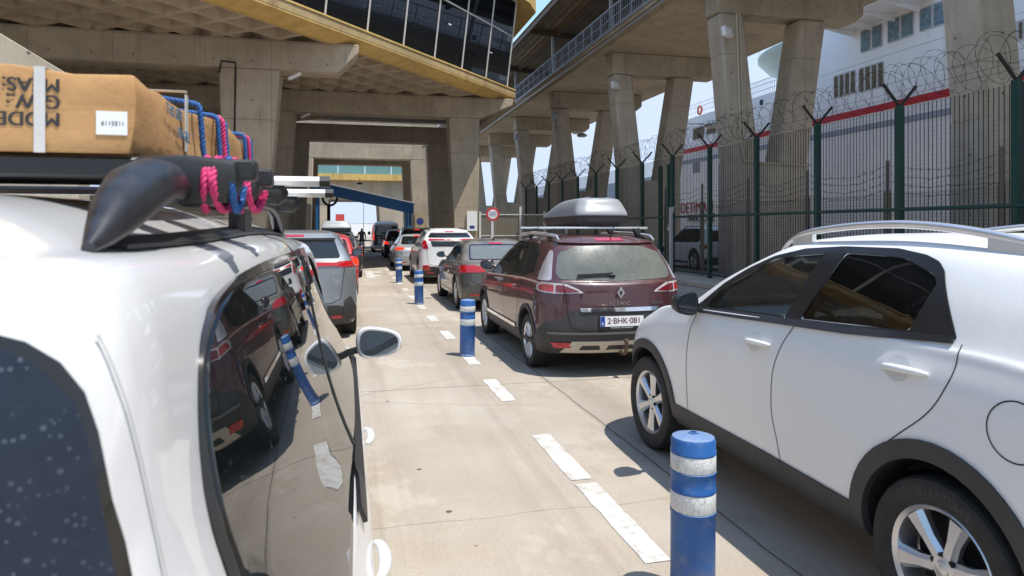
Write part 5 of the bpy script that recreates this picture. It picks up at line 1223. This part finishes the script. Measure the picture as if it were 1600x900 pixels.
wB = [(.42, 1.03, .05), (.405, 1.18, .05), (.41, 1.36, .05), (.435, 1.45, .05), (.485, 1.525, .05), (.58, 1.57, .05), (.72, 1.592, .1), (.98, 1.60, .1), (1.73, 1.60, .0), (1.69, 1.01, .0)]
wF = [(1.73, 1.01, 0), (1.77, 1.60, 0), (2.62, 1.575, .25), (3.10, 1.34, .1), (3.36, 1.04, .04), (3.25, .995, .02)]
Nn = Car('parked_car', (NX, NY, 0), 4.40, pv, lpN, (.325, .21, 'five', .86, 3.54, .79), 'white car in the left foreground carrying a cardboard box on its roof bars', sub=7, ns=26, cuts=[MB().prism(round_poly(w_, .05), *xr, 'yzx', mi=1).mesh('c', [pv, M['dark']]) for w_ in (wB, wF) for xr in ((.42, 1.3), (-1.3, -.42))])
allw = round_poly([(.409, 1.01, .05), (.394, 1.18, .05), (.399, 1.36, .05), (.425, 1.456, .05), (.476, 1.535, .05), (.575, 1.583, .05), (.72, 1.607, .1), (.98, 1.618, .1), (1.75, 1.62, .05), (2.68, 1.60, .25), (3.16, 1.36, .1), (3.43, 1.06, .04), (3.38, 1.005, .02), (1.7, 1.005, .0)], .05)
fitN = Nn.fit_side(.36, 3.2, 1.0, 1.6, 3)
Nn.patch('window_frame', allw, 0, M['frit'], .013, mirror=True, skirt=.012, grid=.05, fit=fitN)
for o in Nn.patch('side_window', round_poly(wB, .05), 0, gN, .0165, mirror=True, grid=.05, skirt=.004, fit=fitN): pass
for o in Nn.patch('side_window', round_poly(wF, .05), 0, gN, .0165, mirror=True, grid=.05, skirt=.004, fit=fitN): pass
Nn.patch('window_divider', [(1.675, 1.01), (1.712, 1.01), (1.765, 1.60), (1.728, 1.60)], 0, M['black_plastic'], .0195, mirror=True, skirt=.004, fit=fitN)
Nn.ribbon('belt_strip', [(1.22, .992), (1.7, .992), (2.5, .99), (3.38, .988)], w=.036, off=.006, m=M['black_plastic'], h=.012)
Nn.ribbon('shut_line', [(1.72, .97), (1.72, .6), (1.70, .35)], w=.007); Nn.ribbon('shut_line', [(.62, .97), (.7, .85), (1.1, .72), (1.25, .5), (1.28, .35)], w=.007); Nn.ribbon('shut_line', [(3.35, .95), (3.25, .6), (3.2, .35)], w=.007)
Nn.patch('rear_window', round_poly([(-.617, 1.61), (.617, 1.61), (.658, 1.40), (.71, 1.05), (-.71, 1.05), (-.658, 1.40)], .10), 90, M['frit'], .006, grid=.045, skirt=.008)
Nn.patch('rear_window', round_poly([(-.61, 1.60), (.61, 1.60), (.65, 1.40), (.70, 1.06), (-.70, 1.06), (-.65, 1.40)], .09), 90, gT, .011, grid=.045, skirt=.008)
# tailgate shut line round the rear corner
Nn.ribbon('shut_line', smooth([(.675, .8), (.668, 1.05), (.645, 1.3), (.63, 1.42), (.61, 1.52), (.585, 1.595)]), 45, off=.004, w=.0022, m=mat('grey_seam', (.42, .42, .42), .6), mirror=True)
Nn.ribbon('shut_line', [(-.5, .285), (-.3, .262), (0, .255), (.3, .262), (.5, .285)], 0, w=.004, off=.0025, mirror=False, top=True)
Nn.patch('tail_light', [(.80, .72), (.90, .74), (.90, .98), (.82, .98)], 66, M['red_lens'], .01, mirror=True)
Nn.patch('bumper', [(-.85, .25), (.85, .25), (.86, .58), (-.86, .58)], 90, pv, .012)
for y in (1.30, 2.36): Nn.handle(y, .845, .2, pv)
Nn.mirror(3.15, 1.03, .235, .155, pv, stalk=.05, mglass=mat('mirror_silver', (.36, .39, .39), .02, 1.))
# roof rails (ditch strips) with bulbous rear feet
for sx in (-1, 1):
    Nn.ribbon('roof_strip', [(sx*.565, .44), (sx*.57, .8), (sx*.57, 1.6), (sx*.565, 2.4), (sx*.55, 2.75)], 0, w=.04, off=.004, m=M['black_plastic'], mirror=False, top=True, h=.006)
    fy2 = [.36, .40, .45, .52, .60, .68, .75]; hs_ = [.004, .020, .044, .072, .090, .098, None]; rp_ = []
    for yy, hh, (q_, _) in zip(fy2, hs_, Nn.projz([(sx*.57, y_) for y_ in fy2], 0)): rp_.append((sx*.57, yy, q_.z+hh if hh is not None else 1.755))
    rp_ += [(sx*.57, 1.4, 1.768), (sx*.57, 2.1, 1.768), (sx*.57, 2.3, 1.75), (sx*.57, 2.42, 1.71), (sx*.57, 2.48, 1.66)]
    rr_ = [.007, .018, .030, .038, .037, .031, .023, .018, .018, .022, .026, .018]
    MB().tube(rp_, rr_, 14).build('roof_rail', mat('dusty_black_plastic', (.022, .022, .024), .38, var=.5, vscale=30), Nn.root, smooth=60)
    MB().box(sx*.57-.02, sx*.57+.02, 1.38, 1.5, 1.66, 1.78).build('rail_support', M['black_plastic'], Nn.root)
# cross bars: two black square bars carrying the box, two silver aero bars
for yy, z, hl_, mm, w, h in ((.80, 1.790, .69, M['black_plastic'], .05, .036), (1.06, 1.795, .69, M['black_plastic'], .05, .036)):
    b = MB().bar((-hl_, yy, z), (hl_, yy, z), w, h).build('cross_bar', mm, Nn.root); bevel_obj(b, .005, 1)
    for sx in (-1, 1):
        f = MB().prism([(sx*.50, 1.775), (sx*.53, 1.745), (sx*.58, 1.725), (sx*.645, 1.732), (sx*.665, 1.77), (sx*.66, 1.805), (sx*.58, 1.812), (sx*.50, 1.806)], yy-.045, yy+.045, 'xzy').build('bar_clamp', M['black_plastic'], Nn.root); bevel_obj(f, .012, 2)
for yy, z in ((1.72, 1.832), (2.25, 1.822)):
    b = MB().prism([(-.04, 0), (-.03, -.014), (.03, -.014), (.04, 0), (.025, .014), (-.025, .014)], -.76, .76, 'yzx')
    b.v = [(v[0], v[1]+yy, v[2]+z) for v in b.v]; b.build('cross_bar', M['alu'], Nn.root)
    for sx in (-1, 1):
        f = MB().prism([(-.042, 0), (-.03, -.016), (.03, -.016), (.042, 0), (.025, .016), (-.025, .016)], sx*.76, sx*.79, 'yzx'); f.v = [(v[0], v[1]+yy, v[2]+z) for v in f.v]; f.build('bar_end_cap', M['black_plastic'], Nn.root)
        k_ = MB().tube([(sx*.57-.05, yy, z-.03), (sx*.57, yy, z-.032), (sx*.57+.075, yy, z-.038), (sx*.57+.095, yy, z-.042)], [.026, .034, .036, .012], 14).build('bar_clamp', M['black_plastic'], Nn.root, smooth=60)
# ---- cardboard box
def card_mat():
    k = NT('brown_cardboard'); n = k.noise(4, 6, .65); st = k.noise(6, 4, .6, k.mapped((.6, .6, 9)))
    c = k.ramp(n, [(.3, (.40, .215, .085)), (.7, (.52, .30, .13))]); c = k.mix(k.ramp(st, [(.5, 0), (.75, .35)]), c, (.27, .14, .055))
    k.set(Base_Color=c, Roughness=.7, Specular_IOR_Level=.3); k.bump(k.noise(5, 5, .6), .35, .03); return k.m
mc = card_mat()
BX0, BX1, BY0, BY1, BZ0, BZ1 = -1.55, -.345, 1.235, 2.70, 1.812, 1.955
cb = empty('cardboard_box', ((BX0+BX1)/2, BY0, BZ0), label='long brown cardboard box with upside down print lashed on the foreground car roof', cat='box')
g = MB(); nx, ny, nz = 14, 16, 5
def warp(x, y, z):
    t = (z-BZ0)/(BZ1-BZ0); u = (y-BY0)/(BY1-BY0)
    dz = .012*math.sin(x*5+1)*t+.010*math.sin(y*7)*t; 
    e = .012 if (x > BX1-.02) else 0
    return (x+e*math.sin(y*6+z*20)*.6, y+(-.0015*abs(math.sin(x*7+z*25)) if y < BY0+.02 else 0), z+dz+.045*u-(.012*t if x > BX1-.1 and y < BY0+.1 else 0))
def grid_face(fn, a, b_):
    vs = [fn(i/a, j/b_) for j in range(b_+1) for i in range(a+1)]; g.add([warp(*v) for v in vs], [(j*(a+1)+i, j*(a+1)+i+1, (j+1)*(a+1)+i+1, (j+1)*(a+1)+i) for j in range(b_) for i in range(a)])
lx, ly, lz = BX1-BX0, BY1-BY0, BZ1-BZ0
grid_face(lambda u, v: (BX0+lx*u, BY0, BZ0+lz*v), nx, nz); grid_face(lambda u, v: (BX0+lx*u, BY1, BZ0+lz*v), nx, nz)
grid_face(lambda u, v: (BX0, BY0+ly*u, BZ0+lz*v), ny, nz); grid_face(lambda u, v: (BX1, BY0+ly*u, BZ0+lz*v), ny, nz)
grid_face(lambda u, v: (BX0+lx*u, BY0+ly*v, BZ0), nx, ny); grid_face(lambda u, v: (BX0+lx*u, BY0+ly*v, BZ1), nx, ny)
me = g.mesh('carton', mc, None, weld=True); o = link('carton', me, cb); wl(o); bevel_obj(o, .006, 2, 50)
def onY(px, py, Y):
    r = (px-800)/1067; X = Y*(sC+r*cC)/(cC-r*sC); d = X*sC+Y*cC; return X, 1.69-(py-356)*d/1067
yf_ = BY0-.0022
for tx_, py in (('MODEL:', 186), ('G.W.: 2', 159), ('MEAS:1', 133)):
    X, Z = onY(95, py, yf_)
    o = text('print', tx_, .0315, M['text_dark'], face_mtx((X, yf_, Z), (-1, 0, 0), (0, 0, -1)), cb, align='LEFT', bold=.05, extrude=.0002); wl(o)
X, Z = onY(150, 210, yf_); X2, Z2 = onY(203, 175, yf_)
o = MB().box(X, X2-.004, yf_-.0008, yf_+.006, Z, Z2).build('paper_label', M['white'], cb); wl(o)
o = text('print', '1155119', .010, M['text_dark'], face_mtx(((X+X2)/2, yf_-.0012, (Z+Z2)/2), (-1, 0, 0), (0, 0, -1)), cb, extrude=.0001); wl(o)
strap = mat('white_strap', (.55, .53, .50), .4)
for X in (onY(62, 150, yf_)[0],):
    o = MB().box(X-.008, X+.008, yf_-.002, yf_, BZ0-.002, BZ1-.008).hexa([(X-.008, yf_, BZ1-.010), (X+.008, yf_, BZ1-.010), (X+.008, BY1, BZ1+.056), (X-.008, BY1, BZ1+.056), (X-.008, yf_, BZ1-.008), (X+.008, yf_, BZ1-.008), (X+.008, BY1, BZ1+.058), (X-.008, BY1, BZ1+.058)]).build('packing_strap', strap, cb); wl(o)
for yy in (1.58, 1.98, 2.42):
    o = MB().box(BX1+.008, BX1+.0105, yy-.010, yy+.010, BZ0+.04, BZ1+.008+.045*(yy-BY0)/1.465).box(BX0-.008, BX1+.010, yy-.010, yy+.010, BZ1+.014+.045*(yy-BY0)/1.465, BZ1+.0155+.045*(yy-BY0)/1.465).build('packing_strap', strap, cb); wl(o)
pb2 = mat('faded_blue_print', (.05, .16, .26), .7)
for t_, yy, zz, sz in (('THIS SIDE', 1.47, BZ0+.085, .03), ('UP', 2.1, BZ0+.085, .035), ('FRAGILE', 1.55, BZ0+.05, .03), ('HANDLE', 2.05, BZ0+.05, .03), ('KEEP DRY', 2.5, BZ0+.07, .03)):
    o = text('print', t_, sz, pb2, face_mtx((BX1+.011, yy, zz+.02), (0, 1, 0), (0, 0, 1)), cb, bold=.04, extrude=.0002); wl(o)
# ---- ropes (twisted strands)
def rope(name, pts, r, m, label, strands=3, pitch=.03, parent=None):
    P = [Vector(p) for p in pts]; d = []
    for i in range(len(P)-1):
        k = max(1, int((P[i+1]-P[i]).length/.006)); d += [P[i].lerp(P[i+1], j/k) for j in range(k)]
    d.append(P[-1])
    for _ in range(4): d = [d[0]]+[(d[i-1]+d[i]*2+d[i+1])/4 for i in range(1, len(d)-1)]+[d[-1]]
    b = MB(); s_ = 0; lines = [[] for _ in range(strands)]; prev = None
    for i in range(len(d)):
        t = (d[min(i+1, len(d)-1)]-d[max(i-1, 0)]).normalized(); a = prev-t*prev.dot(t) if prev else t.orthogonal(); a.normalize(); prev = a; c = t.cross(a)
        if i: s_ += (d[i]-d[i-1]).length
        for k in range(strands):
            an = 2*math.pi*(s_/pitch+k/strands); lines[k].append(d[i]+(a*math.cos(an)+c*math.sin(an))*r*.55)
    for l in lines: b.tube(l, r*.62, 6)
    return b.build(name, m, None, smooth=60, label=label, cat='rope')
rb_ = mat('blue_rope', (.012, .085, .28), .6, var=.3, vscale=80); rp2 = mat('pink_rope', (.55, .03, .14), .6, var=.3, vscale=80)
cl = NX+.66
rk = lambda y: .045*(y-BY0)/(BY1-BY0)
def over(y, xo=.012): return [(BX0-.03, y, BZ0-.03), (BX0-.015, y, BZ1+.012), (BX0+.3, y, BZ1+.022+rk(y)), ((BX0+BX1)/2, y, BZ1+.022+rk(y)), (BX1-.1, y+.0, BZ1+.020+rk(y)), (BX1+xo, y, BZ1+.006+rk(y)), (BX1+xo+.006, y+.01, BZ0+.05), (BX1+xo+.03, y+.02, BZ0-.0), (BX1+.07, y+.02, BZ0-.06)]
rope('rope', over(1.70), .0062, rb_, 'first blue rope over the cardboard box, nearest its printed end')
rope('rope', over(1.92), .0062, rb_, 'second blue rope over the cardboard box beside the pink one')
rope('rope', over(2.03), .0062, rb_, 'blue rope just past the pink rope at the middle of the cardboard box')
rope('rope', over(1.965, .016), .0068, rp2, 'pink rope over the middle of the cardboard box between two blue ropes')
rope('rope', over(2.40), .0062, rb_, 'blue rope near the far end of the cardboard box')
rope('rope', over(2.46, .016), .0062, rp2, 'pink rope near the far end of the cardboard box')
rope('rope', over(2.54), .0062, rb_, 'last blue rope over the cardboard box, closest to its far end')
def lash(x, y, z, label, m, n=3, r=.03, rr=.0062):
    pts = []
    for k in range(n*14+1):
        t = 2*math.pi*k/14; pts.append((x+.012*(k/(n*14)-.5)*4+.01*math.sin(t*.7), y+.05*math.cos(t), z+.046*math.sin(t)))
    rope('rope', pts, rr, m, label)
lash(NX+.62, NY+.80, 1.765, 'pink rope knotted round the nearest black bar clamp', rp2)
lash(NX+.645, NY+.81, 1.765, 'blue rope end tied beside the pink knot on the nearest bar clamp', rb_, 1)
lash(NX+.64, NY+1.06, 1.77, 'pink rope knotted round the second black bar clamp', rp2)
kt = []
for k in range(60): t = k*.55; kt.append((BX1+.035+.014*math.sin(t*1.3), 2.0+.03*math.sin(t), BZ0+.045+.022*math.cos(t*.8)))
rope('rope', kt, .006, rp2, 'bunched pink rope knot on the side of the cardboard box')
rope('rope', [(NX-.42, NY+.70, 1.80), (NX-.38, NY+.68, 1.79), (NX-.36, NY+.68, 1.77), (NX-.34, NY+.70, 1.785)], .008, rb_, 'short blue rope tail under the black bar at the left edge')

# ================= person between the lanes =================
def person(loc, label, shirt, trousers, rz=0.):
    pe = empty('person', loc, rz, label=label, cat='person')
    V = [(0, 0, .95), (0, .01, 1.15), (0, .0, 1.38), (0, -.01, 1.48), (0, .02, 1.55), (0, .02, 1.66), (.1, 0, .9), (.11, .01, .5), (.11, -.03, .09), (.115, .10, .04), (-.1, 0, .9), (-.12, .03, .5), (-.14, -.01, .09), (-.15, .12, .04), (.18, 0, 1.40), (.23, -.02, 1.14), (.20, .10, .92), (.20, .14, .84), (-.18, 0, 1.40), (-.24, -.03, 1.14), (-.22, .08, .92), (-.22, .12, .84)]
    Rr_ = [.14, .13, .15, .07, .055, .095, .09, .062, .045, .04, .09, .062, .045, .04, .06, .045, .034, .035, .06, .045, .034, .035]
    Ed = [(0, 1), (1, 2), (2, 3), (3, 4), (4, 5), (0, 6), (6, 7), (7, 8), (8, 9), (0, 10), (10, 11), (11, 12), (12, 13), (2, 14), (14, 15), (15, 16), (16, 17), (2, 18), (18, 19), (19, 20), (20, 21)]
    me = bpy.data.meshes.new('body'); me.from_pydata(V, Ed, []); o = bpy.data.objects.new('body', me); col.objects.link(o)
    sk = o.modifiers.new('s', 'SKIN'); ss_ = o.modifiers.new('u', 'SUBSURF'); ss_.levels = 2; ss_.render_levels = 2
    for i, r_ in enumerate(Rr_): me.skin_vertices[0].data[i].radius = (r_, r_*.8)
    me.skin_vertices[0].data[0].use_root = True
    dg = bpy.context.evaluated_depsgraph_get(); m2 = bpy.data.meshes.new_from_object(o.evaluated_get(dg)); bpy.data.objects.remove(o)
    m2.materials.clear()
    for m in (mat('skin', (.35, .2, .13), .6), shirt, trousers, mat('dark_hair', (.02, .015, .012), .7), M['black_plastic']): m2.materials.append(m)
    for p in m2.polygons:
        z = p.center.z; p.use_smooth = True
        p.material_index = 4 if z < .09 else 2 if z < .93 and abs(p.center.x) < .19 else 0 if (z > 1.49 or (abs(p.center.x) > .19 and z < 1.16)) else 1
        if z > 1.66 or (z > 1.57 and p.center.y < .0): p.material_index = 3
    link('body', m2, pe)
person((.82, 43.2, 0), 'person in dark trousers and grey top standing between the two lanes', mat('grey_shirt', (.16, .15, .15), .8), mat('dark_trousers', (.012, .012, .015), .8))
